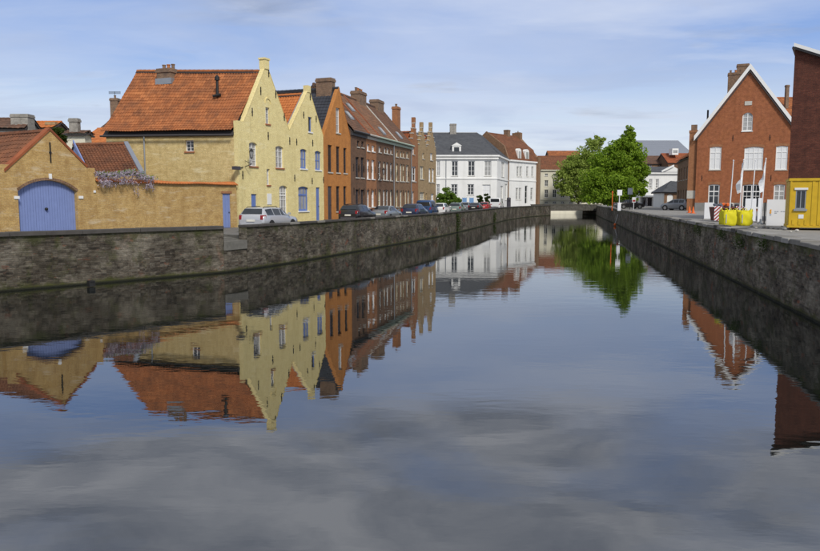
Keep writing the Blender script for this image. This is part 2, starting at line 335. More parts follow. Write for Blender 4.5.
# quay masonry: sooty brick, lime bloom, moss by the waterline
def quaymat(name, tone=1.0, mossy=0.5, red=0.4, pale=0.5, ptone=None, mcol=(0.050, 0.056, 0.018)):
    pt = ptone or tone
    m, nt, b, o = newmat(name)
    uv = uvmap(nt); P = objco(nt)
    t = N(nt, 'ShaderNodeTexBrick', in_Scale=1.0, in_Mortar_Size=0.015, in_Brick_Width=0.25, in_Row_Height=0.082, in_Mortar_Smooth=0.3, in_Bias=0.0)
    t.inputs['Color1'].default_value = (0.14 * tone, 0.108 * tone, 0.078 * tone, 1); t.inputs['Color2'].default_value = (0.30 * tone, 0.235 * tone, 0.17 * tone, 1)
    t.inputs['Mortar'].default_value = (0.27 * tone, 0.245 * tone, 0.20 * tone, 1); L(nt, uv, t.inputs['Vector'])
    c = t.outputs['Color']
    # individual odd bricks
    sc = N(nt, 'ShaderNodeVectorMath', operation='MULTIPLY'); L(nt, uv, sc.inputs[0]); sc.inputs[1].default_value = (1 / 0.25, 1 / 0.082, 1)
    fl = N(nt, 'ShaderNodeVectorMath', operation='FLOOR'); L(nt, sc.outputs[0], fl.inputs[0])
    wn = N(nt, 'ShaderNodeTexWhiteNoise', noise_dimensions='2D'); L(nt, fl.outputs[0], wn.inputs['Vector'])
    c = mixc(nt, ramp(nt, wn.outputs['Value'], [(0.6, 0.0), (0.95, 0.75)]), c, (0.40 * tone, 0.36 * tone, 0.29 * tone))
    c = mixc(nt, ramp(nt, wn.outputs['Value'], [(0.0, 0.8), (0.35, 0.0)]), c, (0.030, 0.026, 0.021))
    rp = noise(nt, uv, 0.55, 5, 0.6, 0.6)
    c = mixc(nt, ramp(nt, rp, [(0.60, 0.0), (0.68, red)]), c, (0.24, 0.095, 0.055))
    pl = noise(nt, uvmap(nt, 0.6, 1.1), 0.75, 9, 0.72, 0.7)
    c = mixc(nt, ramp(nt, pl, [(0.45, 0.0), (0.60, pale)]), c, (0.46 * pt, 0.415 * pt, 0.33 * pt))
    dk = noise(nt, uvmap(nt, 0.75, 0.5), 0.8, 8, 0.68, 0.6)
    c = mixc(nt, ramp(nt, dk, [(0.42, 0.0), (0.62, 0.85)]), c, mixc(nt, 1.0, c, (0.35, 0.33, 0.29), 'MULTIPLY'))
    ms = noise(nt, uvmap(nt, 1.0, 0.7), 0.9, 7, 0.7, 0.4)
    c = mixc(nt, ramp(nt, ms, [(0.52, 0.0), (0.66, mossy)]), c, (0.055, 0.062, 0.018))
    co = noise(nt, uvmap(nt, 1.3, 6.0), 1.0, 5, 0.65)
    c = mixc(nt, 0.5, c, mixc(nt, 1.0, c, ramp(nt, co, [(0.35, 0.45), (0.5, 1.0), (0.66, 1.75)]), 'MULTIPLY'))
    s1 = noise(nt, uvmap(nt, 1.0, 1.6), 2.4, 7, 0.75, 0.3)
    c = mixc(nt, ramp(nt, s1, [(0.57, 0.0), (0.66, 0.6)]), c, mixc(nt, 1.0, mixc(nt, 0.6, (0.30, 0.275, 0.22), c), (1.25, 1.25, 1.25), 'MULTIPLY'))
    s2 = noise(nt, uvmap(nt, 1.2, 1.9), 1.7, 7, 0.75, 0.5)
    c = mixc(nt, ramp(nt, s2, [(0.50, 0.0), (0.62, 0.75)]), c, mixc(nt, 1.0, c, (0.38, 0.36, 0.33), 'MULTIPLY'))
    s3 = noise(nt, uvmap(nt, 0.8, 1.5), 1.3, 6, 0.7, 0.4)
    c = mixc(nt, ramp(nt, s3, [(0.61, 0.0), (0.65, min(1, red * 1.4))]), c, (0.24, 0.082, 0.045))
    sp_ = N(nt, 'ShaderNodeSeparateXYZ'); L(nt, P, sp_.inputs[0])
    tz_ = mth(nt, 'ADD', sp_.outputs[2], mth(nt, 'MULTIPLY', noise(nt, uvmap(nt, 1.0, 0.5), 1.2, 7, 0.7), 2.2))
    c = mixc(nt, ramp(nt, mth(nt, 'DIVIDE', tz_, 4.5), [(0.66, 0.0), (0.74, mossy * 0.9)]), c, mcol)
    wz = mth(nt, 'ADD', sp_.outputs[2], mth(nt, 'MULTIPLY', noise(nt, uvmap(nt, 1.0, 0.6), 1.6, 7, 0.75), -0.75))
    c = mixc(nt, ramp(nt, mth(nt, 'ADD', wz, 0.34), [(0.0, 0.92), (0.05, 0.8), (0.19, 0.0)]), c, (0.055, 0.060, 0.014))
    c = mixc(nt, ramp(nt, sp_.outputs[2], [(0.0, 0.95), (0.05, 0.9), (0.11, 0.0)]), c, (0.012, 0.013, 0.009))
    L(nt, c, b.inputs['Base Color']); b.inputs['Roughness'].default_value = 0.85; b.inputs['Specular IOR Level'].default_value = 0.25
    h = mth(nt, 'ADD', mth(nt, 'MULTIPLY', t.outputs['Fac'], -1.0), mth(nt, 'ADD', mth(nt, 'MULTIPLY', noise(nt, uv, 9, 4), 1.2), mth(nt, 'MULTIPLY', wn.outputs['Value'], 0.5)))
    bump(nt, h, b, 0.9, 0.025)
    return m
m_quayL = quaymat('left_quay_brick', 0.38, 0.75, 0.3, 0.5, 0.58)
m_quayR = quaymat('right_quay_brick', 0.48, 0.95, 0.65, 0.55, 0.75, (0.062, 0.075, 0.014))
m_cope = plain('sooty_coping_stone', (0.06, 0.055, 0.05), 0.85, var=0.45, vs=3)
m_cope2 = plain('grey_coping_stone', (0.19, 0.18, 0.16), 0.85, var=0.4, vs=2.5)
m_cope3 = plain('pale_coping_stone', (0.42, 0.42, 0.41), 0.85, var=0.25, vs=2.5)

m_cope5 = plain('damp_step_stone', (0.13, 0.125, 0.11), 0.85, var=0.45, vs=4)
m_cope4 = plain('worn_coping_stone', (0.28, 0.27, 0.25), 0.85, var=0.35, vs=2.5)
def watermat():
    m, nt, b, o = newmat('canal_water')
    b.inputs['Base Color'].default_value = (0.006, 0.008, 0.007, 1)
    b.inputs['Roughness'].default_value = 0.012; b.inputs['IOR'].default_value = 3.2
    P = objco(nt)
    def nz(sx, sy, s, d):
        mp = N(nt, 'ShaderNodeMapping'); mp.inputs['Scale'].default_value = (sx, sy, 1); mp.inputs['Rotation'].default_value = (0, 0, 0.25)
        L(nt, P, mp.inputs[0]); return noise(nt, mp.outputs[0], s, d, 0.5)
    patch = ramp(nt, nz(0.5, 1.0, 0.055, 3), [(0.40, 0.18), (0.62, 1.0)])
    h = mth(nt, 'ADD', mth(nt, 'MULTIPLY', nz(0.7, 1.5, 1.1, 2), 0.75), mth(nt, 'MULTIPLY', nz(0.6, 1.5, 4.2, 2), 0.22))
    h = mth(nt, 'ADD', h, mth(nt, 'MULTIPLY', nz(0.7, 1.4, 13.0, 2), 0.016))
    h = mth(nt, 'MULTIPLY', h, patch)
    bump(nt, h, b, 0.38, 0.02)
    return m
m_water = watermat()

def pavemat(name, base, bw, bh, var=0.2):
    m, nt, b, o = newmat(name); uv = uvmap(nt)
    t = N(nt, 'ShaderNodeTexBrick', in_Scale=1.0, in_Mortar_Size=0.012, in_Brick_Width=bw, in_Row_Height=bh, in_Bias=0.0)
    t.inputs['Color1'].default_value = tuple(x * (1 - var) for x in base) + (1,); t.inputs['Color2'].default_value = tuple(x * (1 + var) for x in base) + (1,)
    t.inputs['Mortar'].default_value = tuple(x * 0.55 for x in base) + (1,); L(nt, uv, t.inputs['Vector'])
    c = mixc(nt, ramp(nt, noise(nt, uv, 0.5, 7, 0.65), [(0.35, 0.0), (0.7, 0.6)]), t.outputs['Color'], tuple(x * 0.6 for x in base))
    c = mixc(nt, ramp(nt, noise(nt, uv, 1.9, 6, 0.65), [(0.5, 0.0), (0.75, 0.5)]), c, tuple(min(1, x * 1.5) for x in base))
    L(nt, c, b.inputs['Base Color']); b.inputs['Roughness'].default_value = 0.85
    bump(nt, mth(nt, 'ADD', mth(nt, 'MULTIPLY', t.outputs['Fac'], -0.6), noise(nt, uv, 6, 4)), b, 0.4, 0.015)
    return m
m_street = pavemat('cobbled_street', (0.17, 0.165, 0.155), 0.2, 0.12)
m_quaypave = pavemat('quay_paving', (0.27, 0.26, 0.24), 0.6, 0.4, 0.1)
m_bridge = brick('bridge_stone', (0.085, 0.08, 0.07), (0.12, 0.112, 0.098), (0.10, 0.095, 0.08), dirt=(0.045, 0.045, 0.03), dirt_amt=0.7, bw=0.6, bh=0.25)
m_ground = plain('far_ground', (0.13, 0.13, 0.11), 0.9, var=0.3, vs=0.05)

# ------------------------------------------------------------------ setting: ground, water
SZ = 1.75      # street level on the left bank
QZ = 2.20      # quay level on the right bank
WT = 2.30      # top of both quay walls
WLs = [(-75, -42), (-15.75, 28.3), (-9.05, 35.5), (-8.35, 36.9), (-6.4, 41.8), (-2.9, 52.4), (3.0, 70.6), (8.0, 90.0), (15.9, 122.5), (21.5, 141), (27.0, 155), (31.8, 163.5)]
WRs = [(-4, -48), (12.15, 21.8), (15.5, 36.8), (20.2, 58.8), (24.4, 79.0), (29.2, 101), (36, 134), (43.0, 167)]
V3 = lambda p, z: Vector((p[0], p[1], z))
def sheet(name, pts, z, mat, kind='structure'):
    b = MB(); b.poly([V3(p, z) for p in pts]); o = b.build(name, mat); o['kind'] = kind; return o
def inset(line, d):
    out = []
    for i, p in enumerate(line):
        a = Vector(line[max(i - 1, 0)]); c = Vector(line[min(i + 1, len(line) - 1)]); t = (c - a).normalized()
        out.append((p[0] - t.y * d, p[1] + t.x * d))
    return out
sheet('water', [(-80, -60), (40, -60), (70, 230), (20, 230), (-80, 40)], 0.0, m_water)
LB = inset(WLs, 0.3); RB = inset(WRs, -0.35)
_sa = Vector(WLs[1]).lerp(Vector(WLs[2]), 0.985); _t1 = (Vector(WLs[2]) - Vector(WLs[1])).normalized(); _n1 = Vector((-_t1.y, _t1.x)); _t2 = (Vector(WLs[4]) - Vector(WLs[3])).normalized(); _n2 = Vector((-_t2.y, _t2.x)); _w3 = Vector(WLs[3])
NOTCH = [tuple(_sa + _n1 * .3), tuple(_sa + _n1 * 2.6), tuple(_w3 + _n1 * 2.9), tuple(_w3)]
sheet('street', LB[:2] + NOTCH + LB[4:] + [(31.0, 168), (31.0, 900), (-900, 900), (-900, -60)], SZ, m_street)
sheet('quay', RB + [(44.5, 900), (900, 900), (900, -60)][0:3], QZ, m_quaypave)
sheet('far_ground', [(30.9, 187), (44.6, 187), (44.6, 905), (30.9, 905)], 1.9, m_ground)
sheet('ground', [(-3000, 900), (3000, 900), (3000, 4000), (-3000, 4000)], 1.6, m_ground)

def rough_wall(line, z0, z1, mat, name, parent, th, seg=0.5, amp=0.02, cuts=None):
    """canal-side face of a wall, subdivided and uneven, with a back and top"""
    b = MB(); rnd = random.Random(3); acc = 0.0; pts = []
    for (a, c) in zip(line, line[1:]):
        a = Vector(a); c = Vector(c); d = (c - a).length; dist = max(a.length, 1)
        sg = seg * max(1, dist / 45); n = max(1, int(d / sg))
        for i in range(n): pts.append((a.lerp(c, i / n), acc + d * i / n))
        acc += d
    pts.append((Vector(line[-1]), acc))
    nz = 6; grid = []
    for i, (p, u) in enumerate(pts):
        t = (pts[min(i + 1, len(pts) - 1)][0] - pts[max(i - 1, 0)][0]).normalized(); nn = Vector((-t.y, t.x)) * th[1]
        top = z1(u) if callable(z1) else z1
        col = []
        for k in range(nz + 1):
            o = rnd.uniform(-amp, amp) if k < nz else 0
            q = p + nn * (o + 0.06 * (k / nz)); col.append((Vector((q.x, q.y, z0 + (top - z0) * k / nz)), (u, z0 + (top - z0) * k / nz)))
        bk = p + nn * th[0]
        col.append((Vector((bk.x, bk.y, top)), (u, top + th[0]))); col.append((Vector((bk.x, bk.y, z0)), (u, top + th[0] + top - z0)))
        grid.append(col)
    for A, B in zip(grid, grid[1:]):
        for k in range(len(A) - 1):
            b.poly([A[k][0], B[k][0], B[k + 1][0], A[k + 1][0]], [A[k][1], B[k][1], B[k + 1][1], A[k + 1][1]])
    return b.build(name, mat, parent)
def coping(line, parent, z0, h, th, side, over, step, mats, maxdist, jitter=0.012, skip=None, far_mat=None):
    rnd = random.Random(11); far = MB(); nf = 0
    for (a, c) in zip(line, line[1:]):
        a = Vector(a); c = Vector(c); d = (c - a).length; t = (c - a) / d; nn = Vector((-t.y, t.x)) * side
        n = max(1, round(d / step))
        cuts = [0] + [(i + rnd.uniform(-0.2, 0.2)) / n for i in range(1, n)] + [1]
        for i in range(n):
            p = a + t * (d * cuts[i] + 0.008); q = a + t * (d * cuts[i + 1] - 0.008); mid = (p + q) / 2
            if mid.y < 10 or (skip and skip(mid)): continue
            j = rnd.uniform(-jitter, jitter); o = rnd.uniform(-jitter, jitter) * 1.5 - over
            f0, f1, f2, f3 = p + nn * o, q + nn * o, q + nn * th, p + nn * th
            e = 0.02
            tgt = MB() if mid.length < maxdist else far
            hh = h + j
            lo = [V3(f0, z0), V3(f1, z0), V3(f2, z0), V3(f3, z0)]
            mi_ = [V3(f0, z0 + hh - e), V3(f1, z0 + hh - e), V3(f2, z0 + hh - e), V3(f3, z0 + hh - e)]
            cc = (f0 + f1 + f2 + f3) / 4
            up = [V3(x + (cc - x).normalized() * e * 1.5, z0 + hh + rnd.uniform(-0.004, 0.004)) for x in (f0, f1, f2, f3)]
            for k in range(4):
                k2 = (k + 1) % 4
                tgt.poly([lo[k], lo[k2], mi_[k2], mi_[k]]); tgt.poly([mi_[k], mi_[k2], up[k2], up[k]])
            tgt.poly(up); tgt.poly(lo[::-1])
            if tgt is not far: tgt.build('coping_stone', rnd.choice(mats), parent)
            else: nf += 1
    if nf: far.build('far_coping', far_mat or mats[0], parent, kind='stuff')

# left quay wall, with a gap for the landing steps
qL = thing('quay_wall', 'long sooty brick quay wall with dark coping along the left bank', 'wall', (-9, 35.5, 0))
gapA = atZ(220.5, 227.3, WT); gapB = atZ(239.5, 225.5, WT)
def lerp_on(line, frac_pts): return frac_pts
sA = Vector(WLs[1]).lerp(Vector(WLs[2]), 0.985)
near = [WLs[0], WLs[1], tuple(sA)]
gap = [tuple(sA), WLs[2], WLs[3]]
sB = Vector(WLs[3])
rest = WLs[3:]
rough_wall(near, -0.6, WT - 0.14, m_quayL, 'brick_face', qL, (0.5, 1))
rough_wall(gap, -0.6, 1.50, m_quayL, 'landing_face', qL, (0.5, 1))
rough_wall(rest, -0.6, WT - 0.11, m_quayL, 'brick_face', qL, (0.5, 1))
coping(near, qL, WT - 0.14, 0.16, 0.56, 1, 0.05, 1.3, [m_cope], 75)
coping(rest, qL, WT - 0.11, 0.11, 0.54, 1, 0.03, 1.1, [m_cope, m_cope, m_cope2], 75)
# end faces of the parapet either side of the gap
for pt, tdir in ((sA, (Vector(WLs[2]) - Vector(WLs[1])).normalized()), (sB, (Vector(WLs[4]) - Vector(WLs[3])).normalized())):
    nn = Vector((-tdir.y, tdir.x)); b = MB()
    a, c = pt + nn * 0.01, pt + nn * 0.49
    b.poly([V3(a, 1.3), V3(c, 1.3), V3(c, WT - 0.13), V3(a, WT - 0.13)]); b.build('parapet_end', m_quayL, qL)
# landing: stone steps down from the street to the gap
ls = thing('landing_steps', 'worn grey stone steps in the gap of the left quay wall', 'steps', (-9.3, 36.6, 1.4))
gt = (Vector(WLs[3]) - sA); gl = gt.length; gt = gt / gl; gn = Vector((-gt.y, gt.x))
rmp = [sA, Vector(WLs[2]), Vector(WLs[3])]
ends = [Vector(NOTCH[1]), Vector(NOTCH[1]).lerp(Vector(NOTCH[2]), .3), Vector(NOTCH[2])]
for i in range(5):
    k0, k1 = i / 5, (i + 1) / 5 - .012; z = 1.53 + i * .048
    for j in range(2):
        b = MB(); c = [rmp[j].lerp(ends[j], k0), rmp[j + 1].lerp(ends[j + 1], k0), rmp[j + 1].lerp(ends[j + 1], k1), rmp[j].lerp(ends[j], k1)]
        b.hexa([V3(x, 1.1) for x in c] + [V3(x, z + .02 * q) for x, q in zip(c, (0, 0, 1, 1))]); b.build('step', m_cope5, ls)
b = MB(); b.poly([V3(Vector(WLs[3]), 1.2), V3(Vector(NOTCH[2]), 1.2), V3(Vector(NOTCH[2]), SZ + .004), V3(Vector(WLs[3]), SZ + .004)]); b.poly([V3(Vector(WLs[3]) - _n2 * -.0, SZ + .004), V3(Vector(NOTCH[2]), SZ + .004), V3(Vector(NOTCH[2]) + _t2 * .3, SZ + .004), V3(Vector(WLs[3]) + _t2 * .3, SZ + .004)]); b.build('cheek_wall', m_cope5, ls)
# drain hole by the waterline
dp = atZ(92, 287, 0.0); fdp = Fr(dp.x, dp.y, 42); b = MB()
for q in ((-.12, -.08, .02, .26), (.08, .12, .02, .26), (-.08, .08, .22, .26)): b.box(fdp, q[0], q[1], -.05, .2, q[2], q[3])
b.box(fdp, -.08, .08, -.02, .2, .02, .22); b.build('drain_opening', m_iron, qL)

qR = thing('quay_wall', 'weathered mossy brick quay wall with uneven stone edge along the right bank', 'wall', (15.5, 36.8, 0))
rough_wall(WRs, -0.6, WT - 0.16, m_quayR, 'brick_face', qR, (0.5, -1), amp=0.03)
coping(WRs, qR, WT - 0.16, 0.15, 0.62, -1, 0.03, 1.0, [m_cope2, m_cope2, m_cope2, m_cope2, m_cope4, m_cope2, m_cope4, m_cope], 72, jitter=0.03, far_mat=m_cope2)

# ------------------------------------------------------------------ building helpers
def clip(poly, A, B):
    out = []; n = len(poly)
    for i in range(n):
        p, q = poly[i], poly[(i + 1) % n]
        sp_ = (B[0] - A[0]) * (p[1] - A[1]) - (B[1] - A[1]) * (p[0] - A[0]); sq = (B[0] - A[0]) * (q[1] - A[1]) - (B[1] - A[1]) * (q[0] - A[0])
        if sp_ >= -1e-9: out.append(p)
        if (sp_ > 1e-9 and sq < -1e-9) or (sp_ < -1e-9 and sq > 1e-9):
            k = sp_ / (sp_ - sq); out.append((p[0] + (q[0] - p[0]) * k, p[1] + (q[1] - p[1]) * k))
    return out
def arch_pts(s0, s1, z1, rise, n=10):
    """points along the arch from left spring to right spring"""
    c = (s0 + s1) / 2; h = (s1 - s0) / 2; rr = (h * h + rise * rise) / (2 * rise); zc = z1 - rr
    a0 = math.asin(min(1, h / rr)); return [(c + rr * math.sin(-a0 + 2 * a0 * i / n), zc + rr * math.cos(-a0 + 2 * a0 * i / n)) for i in range(n + 1)]
def facade(fr, polys, ops, t=0.0, reveal=0.22):
    """polys: convex counter-clockwise outlines in (s,z); ops: (s0,s1,z0,z1,rise)"""
    b = MB()
    xs = sorted({x for p in polys for x, _ in p} | {v for o in ops for v in o[:2]}); zs = sorted({z for p in polys for _, z in p} | {v for o in ops for v in o[2:4]})
    for x0, x1 in zip(xs, xs[1:]):
        if x1 - x0 < 1e-6: continue
        for z0, z1 in zip(zs, zs[1:]):
            if z1 - z0 < 1e-6: continue
            cxm, czm = (x0 + x1) / 2, (z0 + z1) / 2
            if any(o[0] < cxm < o[1] and o[2] < czm < o[3] for o in ops): continue
            for p in polys:
                c = [(x0, z0), (x1, z0), (x1, z1), (x0, z1)]
                for i in range(len(p)):
                    c = clip(c, p[i], p[(i + 1) % len(p)])
                    if len(c) < 3: break
                if len(c) >= 3: b.poly([fr.p(x, t, z) for x, z in c])
    for o in ops:
        s0, s1, z0, z1 = o[:4]; rise = o[4] if len(o) > 4 else 0
        zt = z1 - rise
        b.poly([fr.p(s0, t, z0), fr.p(s0, t, zt), fr.p(s0, t + reveal, zt), fr.p(s0, t + reveal, z0)])
        b.poly([fr.p(s1, t, z0), fr.p(s1, t, zt), fr.p(s1, t + reveal, zt), fr.p(s1, t + reveal, z0)])
        b.poly([fr.p(s0, t, z0), fr.p(s1, t, z0), fr.p(s1, t + reveal, z0), fr.p(s0, t + reveal, z0)])
        if rise <= 0: b.poly([fr.p(s0, t, z1), fr.p(s1, t, z1), fr.p(s1, t + reveal, z1), fr.p(s0, t + reveal, z1)])
        else:
            ap = arch_pts(s0, s1, z1, rise)
            for i in range(len(ap) - 1):
                p, q = ap[i], ap[i + 1]
                b.poly([fr.p(p[0], t, p[1]), fr.p(q[0], t, q[1]), fr.p(q[0], t, z1), fr.p(p[0], t, z1)])
                b.poly([fr.p(p[0], t, p[1]), fr.p(q[0], t, q[1]), fr.p(q[0], t + reveal, q[1]), fr.p(p[0], t + reveal, p[1])])
    return b
def window(house, fr, o, frame=None, pane=None, nv=1, nh=1, t=0.0, rec=0.17, sill=None, fw=0.06, transom=None, name='window', lintel=None):
    """frame with glazing bars set back in an opening; pane and sill as sub-parts"""
    s0, s1, z0, z1 = o[:4]; frame = frame or m_whitetrim; pane = pane or m_glass
    b = MB(); a, c = t + rec - 0.05, t + rec + 0.02
    b.box(fr, s0 + .004, s0 + fw, a, c, z0 + .004, z1 - .004); b.box(fr, s1 - fw, s1 - .004, a, c, z0 + .004, z1 - .004)
    b.box(fr, s0 + fw, s1 - fw, a, c, z0 + .004, z0 + fw); b.box(fr, s0 + fw, s1 - fw, a, c, z1 - fw, z1 - .004)
    bw = fw * 0.45
    for i in range(1, nv + 1):
        x = s0 + (s1 - s0) * i / (nv + 1); w_ = fw * 0.8 if (nv == 1 or i == (nv + 1) / 2) else bw * 0.7
        b.box(fr, x - w_ / 2, x + w_ / 2, a + .006, c - .006, z0 + fw, z1 - fw)
    for i in range(1, nh + 1):
        z = z0 + (z1 - z0) * i / (nh + 1); b.box(fr, s0 + fw, s1 - fw, a + .010, c - .010, z - bw / 2, z + bw / 2)
    if transom: zt = z0 + (z1 - z0) * transom; b.box(fr, s0 + fw, s1 - fw, a + .003, c - .003, zt - fw * .5, zt + fw * .5)
    wd = b.build(name, frame, house)
    g = MB(); tl = random.uniform(-.004, .004); e = fw * .5
    g.hexa([fr.p(s0 + e, t + rec - .005 + tl, z0 + e), fr.p(s1 - e, t + rec - .005 - tl, z0 + e), fr.p(s1 - e, t + rec + .012, z0 + e), fr.p(s0 + e, t + rec + .012, z0 + e),
            fr.p(s0 + e, t + rec - .005 - tl, z1 - e), fr.p(s1 - e, t + rec - .005 + tl, z1 - e), fr.p(s1 - e, t + rec + .012, z1 - e), fr.p(s0 + e, t + rec + .012, z1 - e)])
    g.build('pane', pane, wd)
    if sill:
        q = MB(); q.box(fr, s0 - .06, s1 + .06, t - .07, t + rec - .052, z0 - .09, z0 + .003); q.build('sill', sill, wd)
    return wd
def door(house, fr, o, mat, t=0.0, rec=0.12, planks=4, frame=None, light=None, knob=True):
    s0, s1, z0, z1 = o[:4]; b = MB(); fw = 0.05
    a, c = t + rec - .04, t + rec + .03
    for i in range(planks):
        x0 = s0 + (s1 - s0) * i / planks + .004; x1 = s0 + (s1 - s0) * (i + 1) / planks - .004
        b.box(fr, x0, x1, a + .006 * (i % 2), c, z0 + .01, z1 - .004)
    d = b.build('door', mat, house)
    k = MB(); k.lathe(fr.p(s1 - .14 * (s1 - s0) - .02, a - .03, z0 + .45 * (z1 - z0)), [(.01, -.04), (.035, -.025), (.04, 0), (.03, .03), (.01, .04)], 8); k.build('handle', m_iron, d)
    if light:
        g = MB(); g.box(fr, s0 + .08, s1 - .08, a - .012, a + .002, z1 - .35, z1 - .06); g.build('fanlight', light, d)
    return d
def tiles(b, p00, p10, p11, p01, tw=0.24, th=0.32, amp=0.03, lip=0.03, samp=5, bell=0.0, sag=0.05):
    p00, p10, p11, p01 = map(Vector, (p00, p10, p11, p01))
    n = (p10 - p00).cross(p01 - p00)
    if n.length < 1e-6: n = (p11 - p01).cross(p01 - p00)
    n.normalize()
    if n.z < 0: n = -n
    wl = max((p10 - p00).length, (p11 - p01).length); hl = max((p01 - p00).length, (p11 - p10).length)
    nc = max(1, round(wl / tw)); nr = max(1, round(hl / th)); rnd = random.Random(nr * 31 + nc)
    def P(u, v):
        q = p00.lerp(p10, u).lerp(p01.lerp(p11, u), v)
        q = q + Vector((0, 0, -sag * 4 * u * (1 - u) * v + .018 * math.sin(u * 9.1 + v * 4.3 + nr) + .012 * math.sin(u * 21 + v * 13)))
        if bell: q = q + Vector((0, 0, bell * max(0, 0.25 - v) ** 2 * 16))
        return q
    us = [i / (nc * samp) for i in range(nc * samp + 1)] if amp > 0 else [i / nc for i in range(nc + 1)]
    nx = len(us)
    dz = [amp * (math.sin(2 * math.pi * i / samp) + 0.35 * math.sin(4 * math.pi * i / samp + 1)) if amp > 0 else 0 for i in range(nx)]
    for r in range(nr):
        v0, v1 = r / nr, (r + 1) / nr
        v0 -= rnd.uniform(0, 0.08) / nr
        wob = rnd.uniform(-.004, .004)
        lo = [P(us[i], v0) + n * (dz[i] + lip + wob) for i in range(nx)]; hi = [P(us[i], v1) + n * (dz[i] * .9 + 0.004) for i in range(nx)]
        lo2 = [P(us[i], v0) + n * (dz[i] * .5 - .02) for i in range(nx)]
        for i in range(nx - 1):
            cu = (i // samp if amp > 0 else i) + 0.5 + (0 if amp > 0 else 0.0)
            uv = [(cu + .01 * k, r + .5) for k in (0, 1, 2, 3)]
            b.poly([lo[i], lo[i + 1], hi[i + 1], hi[i]], uv, 0, amp > 0)
            b.poly([lo2[i], lo2[i + 1], lo[i + 1], lo[i]], uv, 0, False)
def roof(house, slopes, mat, tw=0.24, th=0.32, amp=0.03, samp=5, bell=0.0, under=None, ridge=None, ridge_mat=None):
    """slopes: list of (eaveA, eaveB, ridgeB, ridgeA)"""
    s = MB()
    for q in slopes:
        q = [Vector(x) for x in q]; n = (q[1] - q[0]).cross(q[3] - q[0])
        if n.length < 1e-6: n = (q[2] - q[1]).cross(q[3] - q[1])
        n.normalize(); n = n if n.z > 0 else -n
        s.hexa([x - n * .26 for x in q] + [x - n * .15 for x in q])
    r = s.build('roof', under or m_dgut, house)
    t = MB()
    for q in slopes: tiles(t, *q, tw=tw, th=th, amp=amp, samp=samp, bell=bell)
    t.build('roof_tiles', mat, r, kind='stuff')
    if ridge:
        rb = MB(); a, c = Vector(ridge[0]), Vector(ridge[1]); n = max(2, int((c - a).length / 0.4))
        for i in range(n):
            p = a.lerp(c, i / n); q = a.lerp(c, (i + 1) / n + .02 / n); rb.tube([p + Vector((0, 0, -.06)), q + Vector((0, 0, -.048))], .15, .16, 6)
        rb.build('ridge_tiles', ridge_mat or mat, r, kind='stuff')
    return r
def chimney(house, fr, s0, s1, t0, t1, z0, z1, mat=None, pots=2, cap=True):
    mat = mat or m_chim; b = MB()
    b.box(fr, s0, s1, t0, t1, z0, z1 - .3)
    b.box(fr, s0 - .06, s1 + .06, t0 - .06, t1 + .06, z1 - .3, z1 - .12); b.box(fr, s0 - .02, s1 + .02, t0 - .02, t1 + .02, z1 - .12, z1)
    c = b.build('chimney', mat, house)
    for i in range(pots):
        p = MB(); f = (i + .5) / pots
        p.lathe(fr.p(s0 + (s1 - s0) * f, (t0 + t1) / 2, z1), [(.13, -.02), (.12, .28), (.15, .30), (.15, .36), (.10, .36), (.09, .1)], 8); p.build('chimney_pot', m_terr if i % 2 else m_chim, c)
    return c
def anchor(house, fr, s, z, h=0.5, t=-0.03):
    b = MB(); b.box(fr, s - .025, s + .025, t - .02, -.002, z - h / 2, z + h / 2); b.box(fr, s - .06, s + .06, t - .016, -.004, z - .04, z + .04)
    return b.build('wall_anchor', m_iron, house)
def tri_wall(house, fr, pts, mat, name='wall'):
    b = MB(); b.poly([fr.p(*q) for q in pts]); return b.build(name, mat, house)
def gutter(house, a, c, mat, r=.07, name='gutter'):
    b = MB(); b.tube([a, c], r, r, 6); return b.build(name, mat, house)

# rect() must come out sorted whichever way s runs
_rect = Fr.rect
def rect(self, x0, x1, yt, yb, rise=0.0):
    a, b_, c, d = _rect(self, x0, x1, yt, yb); return (min(a, b_), max(a, b_), c, d, rise)
Fr.rect = rect
def pinned(fr, px, py): return fr.sz(px, py)

